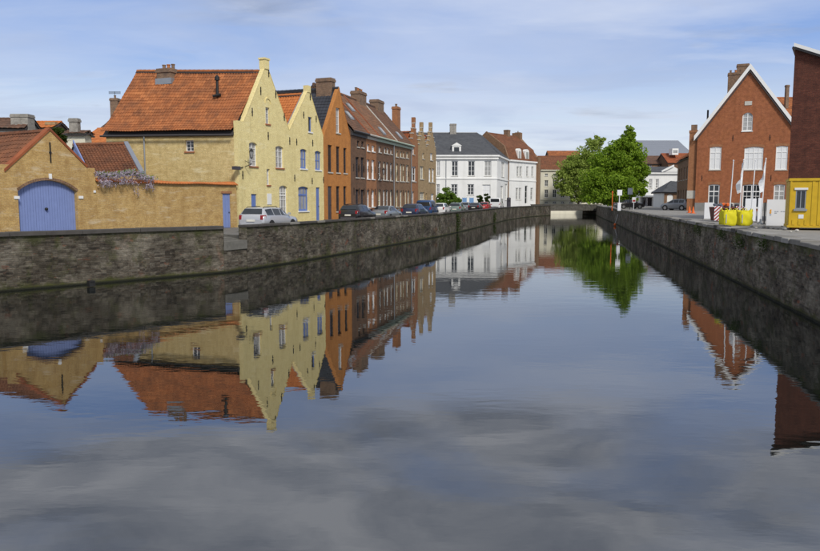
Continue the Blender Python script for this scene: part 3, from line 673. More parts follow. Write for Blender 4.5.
# ------------------------------------------------------------------ yellow gabled houses and the orange one
f1 = Fr(-11.4, 48.3, 21.5)
g = SZ
S = lambda px, py=200: f1.sz(px, py)[0]
def gable_house(fr, s0, s1, apex, zl, zr, depth, house, wall, ops, roofmat, roofkw, side_walls=True, shoulder=None, pin=None, par=0.28, inl=0.02):
    polys = [[(s0, g), (s1, g), (s1, zr), apex, (s0, zl)]]
    if shoulder:
        polys = [[(s0, g), (s1, g), (s1, zr), apex, (shoulder[0], shoulder[1]), (s0, shoulder[1])]]
        polys = [[(s0, g), (shoulder[0], g), (shoulder[0], shoulder[1]), (s0, shoulder[1])], [(shoulder[0], g), (s1, g), (s1, zr), apex, (shoulder[0], shoulder[1])]]
    b = facade(fr, polys, ops)
    # thickness of the gable parapet
    edge = ([(s0, g), (s0, shoulder[1]), shoulder] if shoulder else [(s0, g), (s0, zl)]) + [apex, (s1, zr), (s1, g)]
    for p, q in zip(edge, edge[1:]):
        b.poly([fr.p(p[0], 0, p[1]), fr.p(q[0], 0, q[1]), fr.p(q[0], .3, q[1]), fr.p(p[0], .3, p[1])])
    ze = max(zl, zr); back = [fr.p(x, .3, z) for x, z in edge[1:-1]]
    b.poly(back)
    b.build('wall', wall, house)
    cp_ = MB()       # brick-on-edge verge of the gable
    vs = ([shoulder] if shoulder else [(s0, zl)]) + [apex, (s1, zr)]
    for p, q in zip(vs, vs[1:]):
        up = .05
        cp_.hexa([fr.p(p[0], -.03, p[1]), fr.p(q[0], -.03, q[1]), fr.p(q[0], .33, q[1]), fr.p(p[0], .33, p[1]),
                  fr.p(p[0], -.03, p[1] + up), fr.p(q[0], -.03, q[1] + up), fr.p(q[0], .33, q[1] + up), fr.p(p[0], .33, p[1] + up)])
    cp_.build('gable_coping', pin or wall, house)
    za = apex[1] - par
    A = lambda s_, t_, z_: fr.p(s_, t_, z_)
    o = MB()
    o.poly([A(s0 + inl, .3, g), A(s0 + inl, depth, g), A(s0 + inl, depth, zl - par), A(s0 + inl, .3, zl - par)])
    o.poly([A(s1 - .02, .3, g), A(s1 - .02, depth, g), A(s1 - .02, depth, zr - par), A(s1 - .02, .3, zr - par)])
    o.poly([A(s0 + .02, depth, g), A(s1 - .02, depth, g), A(s1 - .02, depth, zr - par), A(apex[0], depth, za), A(s0 + .02, depth, zl - par)])
    o.build('rear_wall', wall, house)
    return za

# --- house 1: pale yellow, stone side wall, big orange roof
W1 = S(290.5); ap1 = f1.sz(266.3, 64); sh_in = f1.sz(243.5, 121.5); zsh = sh_in[1]; zr1 = f1.sz(291, 131)[1]
h1 = thing('gabled_house', 'pale yellow gabled house with big orange tiled roof and stone side wall', 'house', (f1.o.x, f1.o.y, g))
wy = dict(sill=m_sillred)
ops1 = {}
ops1['u1'] = f1.rect(249.3, 257.2, 142.3, 166.3, .12); ops1['u2'] = f1.rect(275.7, 283.5, 146, 168, .12)
ops1['top'] = f1.rect(265.6, 269.6, 107.5, 124); ops1['slit'] = f1.rect(266.8, 270, 169, 185)
ops1['d'] = f1.rect(251.5, 257, 194, 221); ops1['g'] = f1.rect(279.5, 287.5, 185.5, 221.5, .15)
b1 = f1.rect(265, 270.4, 101, 107)
gable_house(f1, 0.0, W1, ap1, zsh, zr1, 11.0, h1, m_ypaint, list(ops1.values()), None, None, shoulder=(sh_in[0], zsh), pin=m_ypaint, inl=.5)
window(h1, f1, ops1['u1'], nv=1, nh=3, pane=m_curt, sill=m_sillred); window(h1, f1, ops1['u2'], nv=1, nh=3, pane=m_curt, sill=m_sillred)
window(h1, f1, ops1['top'], nv=1, nh=2, pane=m_glass, sill=m_sillred, fw=.05); window(h1, f1, ops1['slit'], nv=0, nh=2, pane=m_curt, sill=m_sillred, fw=.05)
door(h1, f1, ops1['d'], m_blue2); window(h1, f1, ops1['g'], nv=2, nh=4, pane=m_curt, frame=m_whitetrim, transom=.72, fw=.07, name='glazed_door')
bb = MB()        # blind arch above the top window
s0_, s1_, z0_, z1_ = b1[:4]
for p, q in zip(arch_pts(s0_, s1_, z1_ + .15, .35), arch_pts(s0_, s1_, z1_ + .15, .35)[1:]):
    bb.hexa([f1.p(p[0], -.05, p[1]), f1.p(q[0], -.05, q[1]), f1.p(q[0], .0, q[1]), f1.p(p[0], .0, p[1]), f1.p(p[0], -.05, p[1] + .12), f1.p(q[0], -.05, q[1] + .12), f1.p(q[0], .0, q[1] + .12), f1.p(p[0], .0, p[1] + .12)])
bb.build('arch_moulding', m_ypaint, h1)
pk = MB(); pk.box(f1, ap1[0] - .28, ap1[0] + .28, -.06, .4, ap1[1] - .35, ap1[1] + .28); pk.box(f1, ap1[0] - .34, ap1[0] + .34, -.1, .44, ap1[1] + .28, ap1[1] + .40); pk.build('gable_pinnacle', m_ypaint, h1)
for px, py in ((268.5, 73), (260.5, 91), (275.5, 94), (252, 112), (284, 117), (268, 136), (289.5, 141), (242.5, 175)):
    q = f1.sz(px, py); anchor(h1, f1, q[0], q[1], .55)
# white notice panel beside the lower window
q = f1.rect(267, 271.3, 193.5, 204.5); nb = MB(); nb.box(f1, q[0], q[1], -.03, -.004, q[2], q[3]); nb.build('notice_panel', m_whitetrim, h1)
# side wall facing the camera
f1s = Fr(-11.4, 48.3, 21.5 - 90, flip=True)
Ls, zel = f1s.sz(106, 135.5); zer = f1s.sz(238, 134)[1]
so = [f1s.rect(185.3, 193.7, 140.3, 151.5)]
sb = facade(f1s, [[(0.3, g), (Ls, g), (Ls, zel), (0.3, zer)]], so, t=-0.005); sb.build('side_wall', m_yside, h1)
window(h1, f1s, so[0], nv=1, nh=2, t=-.005, sill=m_sillred)
rl = f1.sz(141, 71, t=Ls)
rR = f1.p(ap1[0] + .0, .28, ap1[1] - .45); rL = f1.p(ap1[0], Ls + .2, rl[1])
eR = f1s.p(.28, -.28, zer + .03); eL = f1s.p(Ls + .2, -.28, zel + .03)
e2R = f1.p(W1 + .1, .28, zr1 - .45); e2L = f1.p(W1 + .1, Ls + .2, zr1 - .45)
rf = roof(h1, [(eL, eR, rR, rL), (e2R, e2L, rL, rR)], m_orangetile, tw=.23, th=.30, amp=.028, bell=.25, ridge=(rL, rR))
gutter(h1, eL + Vector((0, 0, -.10)) - f1.d * .06, eR + Vector((0, 0, -.10)) - f1.d * .06, m_dgut, .075)
# left gable end
tri_wall(h1, f1, [(0, Ls, g), (W1, Ls, g), (W1, Ls, zr1 - .5), (ap1[0], Ls, rl[1] - .15), (0, Ls, zel)], m_yside, 'end_wall')
a = f1s.sz(145, 140); dpz = MB(); dpz.tube([f1s.p(a[0], -.10, zel - .1), f1s.p(a[0], -.10, g + .05)], .05, .05, 6); dpz.build('downpipe', m_zinc, h1)
# stump of a chimney breaking through the slope, and a flue with cowl
def on_slope(px, py, q):
    """point where the pixel ray meets the plane of a roof slope"""
    a, b_, c, d = map(Vector, q); n = (b_ - a).cross(d - a).normalized(); r = Vector(ray(px, py)); o = Vector((0, 0, CAM_Z)); k = (a - o).dot(n) / r.dot(n); return o + r * k
sl1 = (eL, eR, rR, rL)
pc = on_slope(164.5, 81, sl1); fcx = Fr(pc.x, pc.y, 21.5 - 90, flip=True)
c_ = chimney(h1, fcx, -.62, .62, -.1, 1.1, pc.z - .6, on_slope(164.5, 71, sl1).z + .05, m_chim, pots=3)
fl_ = MB(); fl_.box(fcx, -.72, .72, -.16, 1.12, pc.z - .25, pc.z + .18); fl_.build('flashing', m_zinc, c_)
pc = on_slope(217.5, 95, sl1); v = MB()
v.tube([pc + Vector((0, 0, -.1)), pc + Vector((0, 0, 1.0))], .10, .09, 8); v.lathe(pc + Vector((0, 0, 1.0)), [(.17, 0), (.17, .22), (.05, .35)], 8)
v.tube([pc + Vector((-.3, -.1, -.1)), pc + Vector((.25, -.1, .02))], .10, .10, 6); v.build('flue', m_iron, h1)

# --- house 2
h2 = thing('gabled_house', 'narrow yellow gabled house with blue shutters between the big yellow and the orange house', 'house', tuple(f1.p(W1, 0, g)))
s20, s21 = W1 + .004, S(324); ap2 = f1.sz(308.7, 88.5); zl2 = f1.sz(293, 131)[1]; zr2 = f1.sz(325.5, 137)[1]
o2 = {k: f1.rect(*v) for k, v in dict(u1=(300.3, 306.8, 149, 168.7, .1), u2=(315, 321, 151, 170, .1), top=(308.3, 312, 117, 132), g=(298.3, 308.5, 186.5, 211, .12), d=(316.2, 320, 187.5, 221.5)).items()}
gable_house(f1, s20, s21, ap2, zl2, zr2, 10.5, h2, m_ypaint, list(o2.values()), None, None)
for k in ('u1', 'u2'): window(h2, f1, o2[k], frame=m_blue2, pane=m_curt, nv=1, nh=1, fw=.12, sill=m_whitetrim)
window(h2, f1, o2['top'], frame=m_blue2, pane=m_glass, nv=0, nh=0, fw=.08, sill=m_whitetrim)
window(h2, f1, o2['g'], frame=m_blue2, pane=m_curt, nv=2, nh=0, fw=.14, transom=.66, sill=m_whitetrim); door(h2, f1, o2['d'], m_blue2)
pk = MB(); pk.box(f1, ap2[0] - .24, ap2[0] + .24, -.05, .35, ap2[1] - .3, ap2[1] + .22); pk.build('gable_pinnacle', m_ypaint, h2)
for px, py in ((303.5, 115), (316, 119), (296.5, 142), (312.5, 143), (294.5, 178), (312, 181), (323.3, 180), (310, 97)):
    q = f1.sz(px, py); anchor(h2, f1, q[0], q[1], .5)
A = f1.p
D2 = 10.5
rR = A(ap2[0], .28, ap2[1] - .38); rL = A(ap2[0], D2, ap2[1] - .38)
roof(h2, [(A(s20 - .05, D2, zl2 - .35), A(s20 - .05, .28, zl2 - .35), rR, rL), (A(s21 + .05, .28, zr2 - .35), A(s21 + .05, D2, zr2 - .35), rL, rR)], m_freshtile, ridge=(rL, rR), tw=.23, th=.3)
fl_ = MB(); p0, p1 = A(s20 - .03, .22, zl2 - .2), A(ap2[0], .22, ap2[1] - .22)
fl_.hexa([p0, p0 + f1.n * .3, p1 + f1.n * .3, p1] + [x + Vector((0, 0, .06)) for x in (p0, p0 + f1.n * .3, p1 + f1.n * .3, p1)]); fl_.build('flashing', m_lead, h2)
vp = MB(); x = rL.lerp(rR, .25); vp.tube([x, x + Vector((0, 0, .6))], .05, .05, 6); vp.build('vent_pipe', m_iron, h2)

# --- house 3: orange with a dark roof
h3 = thing('gabled_house', 'orange painted gabled house with dark slate roof beside the yellow houses', 'house', tuple(f1.p(s21, 0, g)))
s30, s31 = s21 + .004, S(351); ap3 = f1.sz(338.8, 87.5); zl3 = f1.sz(326.5, 138)[1]; zr3 = f1.sz(350, 139)[1]
o3 = {}
for i, (a0, a1) in enumerate(((328, 332.2), (336.2, 340), (343.5, 346.8))):
    o3['u%d' % i] = f1.rect(a0, a1, 145 + i * 1.5, 172.2 + i * .5)
    o3['g%d' % i] = f1.rect(a0, a1, 186.2, (220.5, 211.5, 210.5)[i])
o3['top'] = f1.rect(336, 340, 108, 133)
gable_house(f1, s30, s31, ap3, zl3, zr3, 12, h3, m_orange, list(o3.values()), None, None, par=.1)
for k, o in o3.items():
    if k == 'g0': door(h3, f1, o, m_dkpaint)
    else: window(h3, f1, o, frame=m_dkpaint if k != 'top' else m_whitetrim, pane=m_glass if k != 'top' else m_curt, nv=0, nh=2, fw=.06, sill=m_stone)
rR = A(ap3[0], .02, ap3[1] - .02); rL = A(ap3[0], 12, ap3[1] - .02)
roof(h3, [(A(s30 - .05, 12, zl3 - .12), A(s30 - .05, .31, zl3 - .12), A(ap3[0], .31, ap3[1] - .1), rL), (A(s31, .31, zr3 - .12), A(s31, 12, zr3 - .12), rL, A(ap3[0], .31, ap3[1] - .1))], m_slate, amp=.012, tw=.3, th=.33, samp=4, ridge=(rL, rR), ridge_mat=m_slate)
q = f1.sz(325.5, 85, t=5.0); chimney(h3, f1, ap3[0] - .4, ap3[0] + .4, .55, 1.95, ap3[1] - 1.2, f1.sz(326, 79, t=1.3)[1], m_chim, pots=0)

# ------------------------------------------------------------------ gate building, courtyard wall, lean-to
fg = Fr(-11.45, 48.15, 29.4)
G = lambda px, py=200: fg.sz(px, py)
gb = thing('gate_building', 'ochre brick gable with a wide arched blue gate at the left edge', 'building', tuple(fg.p(G(49)[0], 0, g)))
sg0, sg1 = G(3)[0], G(96.3)[0]; apg = G(49.5, 130.5); zs_ = G(88, 168)[1]; ss_ = G(87, 168)[0]
og = list(fg.rect(18.6, 77.6, 180.3, 231.5)); og[2] = g; og.append(0); og = tuple(og[:4]) + (.55,)
sgl = 2 * apg[0] - ss_
polys = [[(sg0 - .3, g), (sg1, g), (sg1, zs_), (sg0 - .3, zs_)], [(sgl, zs_), (ss_, zs_), apg]]
bw_ = facade(fg, polys, [og], reveal=.3)
for p, q in (((sg1, g), (sg1, zs_)), ((sg1, zs_), (ss_, zs_)), ((ss_, zs_), apg), (apg, (sgl, zs_))):
    bw_.poly([fg.p(p[0], 0, p[1]), fg.p(q[0], 0, q[1]), fg.p(q[0], .32, q[1]), fg.p(p[0], .32, p[1])])
bw_.poly([fg.p(ss_, .32, zs_), fg.p(apg[0], .32, apg[1]), fg.p(sgl, .32, zs_)])
bw_.build('wall', m_ybrick, gb)
o_ = MB(); o_.box(fg, sg0 - .3, sg1 - .02, .33, 7.9, g, zs_ - .2); o_.build('rear_walls', m_ybrick, gb)
# gate: planks, each its own leaf of boards
npl = 22; apx = arch_pts(og[0], og[1], og[3], .55, 40)
def arch_z(s):
    for p, q in zip(apx, apx[1:]):
        if p[0] <= s <= q[0]: k = (s - p[0]) / (q[0] - p[0]); return p[1] + (q[1] - p[1]) * k
    return og[3] - .55
leafs = MB(); half = (og[0] + og[1]) / 2
gd = MB(); gd.box(fg, og[0] - .05, og[1] + .05, .26, .30, g + .02, og[3] + .05)
gate = gd.build('gate', m_blue, gb)
for i in range(npl):
    a0 = og[0] + (og[1] - og[0]) * i / npl + .006; a1 = og[0] + (og[1] - og[0]) * (i + 1) / npl - .006
    if abs((a0 + a1) / 2 - half) < .02: continue
    b = MB(); t0 = .215 + random.uniform(-.003, .003); z0 = g + .05; za_, zb_ = arch_z(a0) + .01, arch_z(a1) + .01
    b.hexa([fg.p(a0, t0, z0), fg.p(a1, t0, z0), fg.p(a1, .258, z0), fg.p(a0, .258, z0), fg.p(a0, t0, za_), fg.p(a1, t0, zb_), fg.p(a1, .258, zb_), fg.p(a0, .258, za_)])
    b.build('plank', m_blue, gate)
kn = MB(); q = G(48.5, 209); kn.lathe(fg.p(q[0], .16, q[1]), [(.02, -.07), (.07, -.05), (.08, 0), (.07, .05), (.02, .07)], 10); kn.build('handle', m_iron, gate)
arc = MB(); apo = arch_pts(og[0], og[1], og[3], .55, 26)
for i, (p, q) in enumerate(zip(apo, apo[1:])):
    d0 = Vector((p[0] - half, 0, p[1] - (og[3] - 4.2))).normalized(); d1 = Vector((q[0] - half, 0, q[1] - (og[3] - 4.2))).normalized()
    e = .006; p_ = (p[0] + (q[0] - p[0]) * .05, p[1] + (q[1] - p[1]) * .05); q_ = (p[0] + (q[0] - p[0]) * .95, p[1] + (q[1] - p[1]) * .95)
    arc.hexa([fg.p(p_[0], -.03, p_[1]), fg.p(q_[0], -.03, q_[1]), fg.p(q_[0], -.002, q_[1]), fg.p(p_[0], -.002, p_[1]),
              fg.p(p_[0] + d0.x * .13, -.03, p_[1] + d0.z * .13), fg.p(q_[0] + d1.x * .13, -.03, q_[1] + d1.z * .13), fg.p(q_[0] + d1.x * .13, -.002, q_[1] + d1.z * .13), fg.p(p_[0] + d0.x * .13, -.002, p_[1] + d0.z * .13)])
arc.build('arch_bricks', m_brownb2, gb, kind='stuff')
for px, py, hw, hh in ((50, 176.3, .075, .13), (16.5, 197.5, .13, .07), (80.6, 197.3, .13, .07), (94.3, 191.5, .06, .06)):
    q = G(px, py); b = MB(); b.box(fg, q[0] - hw, q[0] + hw, -.05, -.002, q[1] - hh, q[1] + hh); b.build('white_stone_block', m_whitetrim, gb)
q = G(50, 152.5); anchor(gb, fg, q[0], q[1], 1.0); 
vg = MB()       # dark tile verge on both rakes
for p, q in ((apg, (ss_, zs_)), (apg, (sgl - .4, zs_ - .4 * (apg[1] - zs_) / (apg[0] - sgl)))):
    vg.hexa([fg.p(p[0], -.05, p[1]), fg.p(q[0], -.05, q[1]), fg.p(q[0], .36, q[1]), fg.p(p[0], .36, p[1]), fg.p(p[0], -.05, p[1] + .14), fg.p(q[0], -.05, q[1] + .14), fg.p(q[0], .36, q[1] + .14), fg.p(p[0], .36, p[1] + .14)])
vg.build('verge', m_redtile, gb)
sl = (apg[1] - zs_) / (apg[0] - sgl)
rR = fg.p(apg[0], .3, apg[1]); rL = fg.p(apg[0], 8, apg[1])
roof(gb, [(fg.p(sgl - .6, 8, zs_ - .6 * sl), fg.p(sgl - .6, .3, zs_ - .6 * sl), rR, rL), (fg.p(ss_ + .3, .3, zs_ - .3 * sl - .05), fg.p(ss_ + .3, 8, zs_ - .3 * sl - .05), rL, rR)], m_browntile, ridge=(rL, rR), tw=.25, th=.34)

cw = thing('courtyard_wall', 'ochre brick wall with orange tile capping and a narrow blue door beside the yellow house', 'wall', tuple(fg.p(-5, 0, g)))
zc_ = 4.55; sw0, sw1 = sg1 + .01, -.02
od = fg.rect(223.8, 231.6, 193.5, 226); od = (od[0], od[1], g, od[3], 0)
cb = facade(fg, [[(sw0, g), (sw1, g), (sw1, zc_), (sw0, zc_)]], [od], t=.08, reveal=.2)
cb.poly([fg.p(sw0, .08, zc_), fg.p(sw1, .08, zc_), fg.p(sw1, .42, zc_), fg.p(sw0, .42, zc_)]); cb.poly([fg.p(sw0, .42, g), fg.p(sw1, .42, g), fg.p(sw1, .42, zc_), fg.p(sw0, .42, zc_)])
cb.build('brick_face', m_ybrick, cw); door(cw, fg, od, m_blue, t=.08, rec=.1, planks=5)
ld = MB(); ld.box(fg, od[0] - .12, od[1] + .12, .05, .09, od[3], od[3] + .14); ld.build('lintel', m_redbrown, cw)
capb = MB(); tiles(capb, fg.p(sw0, -.06, zc_ + .0), fg.p(sw1, -.06, zc_ + .0), fg.p(sw1, .27, zc_ + .2), fg.p(sw0, .27, zc_ + .2), tw=.22, th=.36, amp=.02); tiles(capb, fg.p(sw0, .56, zc_), fg.p(sw1, .56, zc_), fg.p(sw1, .25, zc_ + .2), fg.p(sw0, .25, zc_ + .2), tw=.22, th=.36, amp=.02)
capb.build('tile_capping', m_freshtile, cw, kind='stuff')
for i in range(3):
    pass

# lean-to with brown tiles behind the wall
lt = thing('outbuilding', 'low outbuilding with brown tiled roof and blue gable end behind the courtyard wall', 'building', (-21, 46, g))
r0, r1 = atY(73.5, 142.5, 49.5), atY(125, 145, 48.6); e0, e1 = atY(88.5, 174.5, 46.0), atY(141.5, 174, 45.2)
r1.z = r0.z = (r0.z + r1.z) / 2; e0.z = e1.z = (e0.z + e1.z) / 2
bk0 = r0 * 2 - e0; bk1 = r1 * 2 - e1; bk0.z = bk1.z = e0.z
roof(lt, [(e0, e1, r1, r0), (bk1, bk0, r0, r1)], m_browntile, tw=.24, th=.32, ridge=(r0, r1))
b = MB(); dz_ = Vector((0, 0, .1))
for q in ([e0, e1], [e1, bk1], [bk1, bk0], [bk0, e0]): b.poly([Vector((x.x, x.y, g)) for x in q] + [x - dz_ for x in q[::-1]])
b.poly([e1 - dz_, bk1 - dz_, r1 - dz_]); b.build('wall', m_ybrick, lt)
b = MB(); k = (e0 - e1).normalized() * .03; b.poly([e0 + k - dz_, bk0 + k - dz_, r0 + k - dz_]); b.hexa([e0 + k * 2, r0 + k * 2, r0 - k, e0 - k] + [x + Vector((0, 0, .28)) for x in (e0 + k * 2, r0 + k * 2, r0 - k, e0 - k)]); b.build('blue_gable', m_blue, lt)
b = MB(); k = (e1 - e0).normalized(); b.hexa([e1 - k * .1, e1 + k * .22, r1 + k * .22, r1 - k * .1] + [x + Vector((0, 0, .12)) for x in (e1 - k * .1, e1 + k * .22, r1 + k * .22, r1 - k * .1)]); b.build('flashing', m_lead, lt)

# ------------------------------------------------------------------ foliage helper, wisteria
def leaves(mb, pts, size, rnd, flat=0.0, asp=0.6):
    for p in pts:
        d = Vector((rnd.gauss(0, 1), rnd.gauss(0, 1), rnd.gauss(0, 1) * (1 - flat))).normalized(); u = d.cross(Vector((rnd.gauss(0, 1), rnd.gauss(0, 1), rnd.gauss(0, 1)))).normalized(); v = d.cross(u)
        s_ = size * rnd.uniform(.6, 1.4); q = (rnd.random() * 50, rnd.random() * 50)
        mb.poly([p - u * s_ * .5, p - v * s_ * asp * .5 + d * s_ * .08, p + u * s_ * .5, p + v * s_ * asp * .5 + d * s_ * .08], [q] * 4)
def blob_pts(c, r, n, rnd, shell=0.6):
    out = []
    for _ in range(n):
        d = Vector((rnd.gauss(0, 1), rnd.gauss(0, 1), rnd.gauss(0, 1))).normalized(); k = rnd.random() ** (1 / 3); k = shell * (0.75 + .3 * k) + (1 - shell) * k
        out.append(Vector((c[0] + d.x * r[0] * k, c[1] + d.y * r[1] * k, c[2] + d.z * r[2] * k)))
    return out
wi = thing('wisteria', 'lilac wisteria in bloom draped over the courtyard wall', 'plant', tuple(fg.p(G(120)[0], .2, g)))
rnd = random.Random(5); wb = MB(); wl_ = MB(); path = []
for i in range(34):
    f = i / 33; px = 98 + 54 * f; py = 174.3 + 1.5 * math.sin(f * 7) + (4 if f > .7 else 0); s_, z_ = fg.sz(px, py, t=-.1)
    c = fg.p(s_, -.15 + rnd.uniform(-.15, .3), z_); path.append(c)
    leaves(wb, blob_pts(c, (.30, .22, .17 + .06 * math.sin(i * 2)), 50, rnd), .10, rnd)
    for k in range(rnd.randint(0, 2)):
        cc = c + Vector((rnd.uniform(-.25, .25), rnd.uniform(-.3, .0), -.25)); ln = rnd.uniform(.2, .45) + (.5 if abs(f - .76) < .06 else 0)
        leaves(wb, [cc + Vector((rnd.gauss(0, .06), rnd.gauss(0, .06), -ln * j / 22)) for j in range(22)], .09, rnd)
    leaves(wl_, blob_pts(c + Vector((0, .1, .08)), (.35, .35, .15), 8, rnd), .12, rnd)
st_ = MB(); st_.tube([path[0] + Vector((-.1, .5, -2.2)), path[0] + Vector((-.1, .3, -.2))] + path[1::4] + [path[-1]], .05, .02, 5); st_.build('stem', m_bark, wi)
wb.build('blossom', m_wist, wi); wl_.build('foliage', m_leaf3, wi)

# ------------------------------------------------------------------ the brown row along the quay
rowo = f1.p(s31, 0, 0); fR = Fr(rowo.x, rowo.y, 16.0)
T = lambda px, py=180: fR.sz(px, py)
zE = T(352, 130.5)[1]
def eave_house(name, label, x0, x1, wall, ops, roofmat, ze, zr, hd, cat='house', fr=fR, gut=m_dgut, grd=None, kw={}, last=False, ridge_m=None):
    s0, s1 = fr.sz(x0, 180)[0] + .004, fr.sz(x1, 180)[0] - .004; gz = g if grd is None else grd
    h = thing(name, label, cat, tuple(fr.p(s0, 0, gz)))
    b = facade(fr, [[(s0, gz), (s1, gz), (s1, ze), (s0, ze)]], ops); b.build('wall', wall, h)
    o = MB()
    for s_ in (s0, s1): o.poly([fr.p(s_, 0.0, gz), fr.p(s_, 2 * hd, gz), fr.p(s_, 2 * hd, ze), fr.p(s_, hd, zr - .12), fr.p(s_, 0.0, ze)])
    o.poly([fr.p(s0, 2 * hd, gz), fr.p(s1, 2 * hd, gz), fr.p(s1, 2 * hd, ze), fr.p(s0, 2 * hd, ze)]); o.build('rear_walls', wall, h)
    r0, r1 = fr.p(s0, hd, zr), fr.p(s1, hd, zr)
    roof(h, [(fr.p(s0, -.3, ze - .02), fr.p(s1, -.3, ze - .02), r1, r0), (fr.p(s1, 2 * hd + .2, ze), fr.p(s0, 2 * hd + .2, ze), r0, r1)], roofmat, ridge=(r0, r1), ridge_mat=ridge_m, **kw)
    gutter(h, fr.p(s0, -.36, ze - .06), fr.p(s1, -.36, ze - .06), gut, .09)
    cn = MB(); cn.box(fr, s0, s1, -.14, -.002, ze - .42, ze - .16); cn.build('cornice', gut, h)
    return h, s0, s1
zRid = zE + 4.15; HD = 3.45
ct = lambda x: 340 + x / 6.89
cty = lambda y: 140 + y / 6.89
def rw(xa, xb, ya, yb): return fR.rect(ct(xa), ct(xb), cty(ya), cty(yb))
grp = 'old brick row houses along the left quay'
# a
oa = [rw(118, 133, 5, 48), rw(148, 164, 10, 52), rw(108, 131, 117, 258), rw(144, 166, 120, 260), rw(108, 131, 340, 445), rw(144, 166, 342, 448)]
ha, sa0, sa1 = eave_house('row_house', 'dark brown brick row house next to the orange gable', 351, 366.3, m_brownb, oa, m_oldtile, zE, zRid, HD)
for i, o in enumerate(oa): window(ha, fR, o, frame=m_dkpaint, pane=m_glass, nv=1, nh=2 if i > 1 else 1, fw=.07, sill=m_stone)
# b
ob = [rw(186, 204, 30, 75), rw(219, 240, 38, 80), rw(185, 205, 135, 268), rw(218, 239, 138, 270), rw(185, 205, 345, 465), rw(218, 239, 347, 460)]
hb, sb0, sb1 = eave_house('row_house', 'orange brown brick row house with white blinds, second in the row', 366.3, 376.6, m_redbrown, ob, m_rowtile, zE, zRid, HD, gut=m_stone)
for i, o in enumerate(ob): window(hb, fR, o, frame=m_whitetrim, pane=m_blind if i != 4 else m_curt, nv=0, nh=1, fw=.08, sill=m_whitetrim)
# c
oc = [rw(266, 284, 45, 85), rw(303, 318, 52, 90), rw(321, 337, 56, 94), rw(348, 360, 62, 98)] + [rw(a, b_, 147 + k * 4, 273 + k * 2) for k, (a, b_) in enumerate(((264, 284), (297, 313), (318, 334), (345, 360)))] + [rw(a, b_, 345, 455) for a, b_ in ((264, 284), (297, 313), (318, 334), (345, 360))]
hc, sc0, sc1 = eave_house('row_house', 'brown brick row house with tall white windows and skylight, third in the row', 376.6, 394.4, m_brownb, oc, m_rowtile, zE, zRid, HD, gut=m_ggut)
for i, o in enumerate(oc): window(hc, fR, o, frame=m_whitetrim, pane=(m_curt, m_glass, m_yelcurt)[i % 3], nv=0, nh=2, fw=.07, sill=m_stone)
# d
od_ = [rw(a, b_, 76 + k * 3, 116 + k * 3) for k, (a, b_) in enumerate(((386, 401), (414, 428), (433, 445), (456, 472)))] + [rw(a, b_, 163 + k * 3, 283 + k) for k, (a, b_) in enumerate(((385, 401), (413, 429), (432, 446), (455, 473)))] + [rw(a, b_, 350, 460) for a, b_ in ((385, 401), (413, 429), (448, 460), (466, 480))]
hd_, sd0, sd1 = eave_house('row_house', 'brown brick row house with yellowish windows at the far end of the row', 394.4, 411.3, m_brownb2, od_, m_oldtile, zE, zRid, HD, gut=m_ggut)
for i, o in enumerate(od_): window(hd_, fR, o, frame=m_cream, pane=(m_yelcurt, m_curt)[i % 2], nv=0, nh=2, fw=.08, sill=m_stone)
for h_, px in ((hc, 393.6), (hd_, 411.0)):
    s_ = T(px)[0] - .1; q = MB(); q.tube([fR.p(s_, -.08, zE - .1), fR.p(s_, -.08, g + .1)], .055, .055, 6); q.build('downpipe', m_zinc, h_)
for h_, sa_, sb_ in ((ha, sa0, sa1), (hb, sb0, sb1), (hc, sc0, sc1), (hd_, sd0, sd1)):
    for k in range(3):
        for zz_ in (zE - 3.2, zE - 5.3): anchor(h_, fR, sa_ + (sb_ - sa_) * (k + .5) / 3, zz_ - 1.0 * (k % 2) * 0, .6)
    if h_ in (hc, hd_, hb):
        v0 = MB(); v0.hexa([fR.p(sa_ - .1, -.32, zE), fR.p(sa_ + .16, -.32, zE), fR.p(sa_ + .16, HD, zRid), fR.p(sa_ - .1, HD, zRid)] + [fR.p(sa_ - .1, -.32, zE + .1), fR.p(sa_ + .16, -.32, zE + .1), fR.p(sa_ + .16, HD, zRid + .1), fR.p(sa_ - .1, HD, zRid + .1)]); v0.build('party_coping', m_stone if h_ is hd_ else m_redtile, h_)
def skylight(h, s_, f, w_=.45):
    q = lambda a, k, up: fR.p(s_ + a, -.3 + (HD + .3) * k, zE + (zRid - zE) * k + up)
    b = MB(); b.hexa([q(-w_, f, .03), q(w_, f, .03), q(w_, f + .16, .03), q(-w_, f + .16, .03), q(-w_, f, .16), q(w_, f, .16), q(w_, f + .16, .16), q(-w_, f + .16, .16)]); r_ = b.build('skylight', m_zinc, h)
    p = MB(); p.hexa([q(-w_ * .8, f + .02, .165), q(w_ * .8, f + .02, .165), q(w_ * .8, f + .14, .165), q(-w_ * .8, f + .14, .165), q(-w_ * .8, f + .02, .18), q(w_ * .8, f + .02, .18), q(w_ * .8, f + .14, .18), q(-w_ * .8, f + .14, .18)]); p.build('pane', m_curt, r_)
skylight(ha, (sa0 + sa1) / 2 + .5, .28); skylight(hc, (sc0 + sc1) / 2, .1); skylight(hd_, (sd0 + sd1) / 2, .12); skylight(hb, (sb0 + sb1) / 2, .55)
for h_, px0, px1, py in ((hb, 352, 365, 92), (hc, 371, 382.5, 100.5)):
    s0_, s1_ = fR.sz(px0 + 2.5, py, t=HD)[0], fR.sz(px1 - 2.5, py, t=HD)[0]; chimney(h_, fR, (s0_ + s1_) / 2 - 1.0, (s0_ + s1_) / 2 + 1.0, HD - .5, HD + .5, zRid - 1.2, fR.sz((px0 + px1) / 2, py, t=HD)[1], m_chim, pots=4 if h_ is hb else 0)
CH3 = fR.sz(396.2, 107, t=HD)

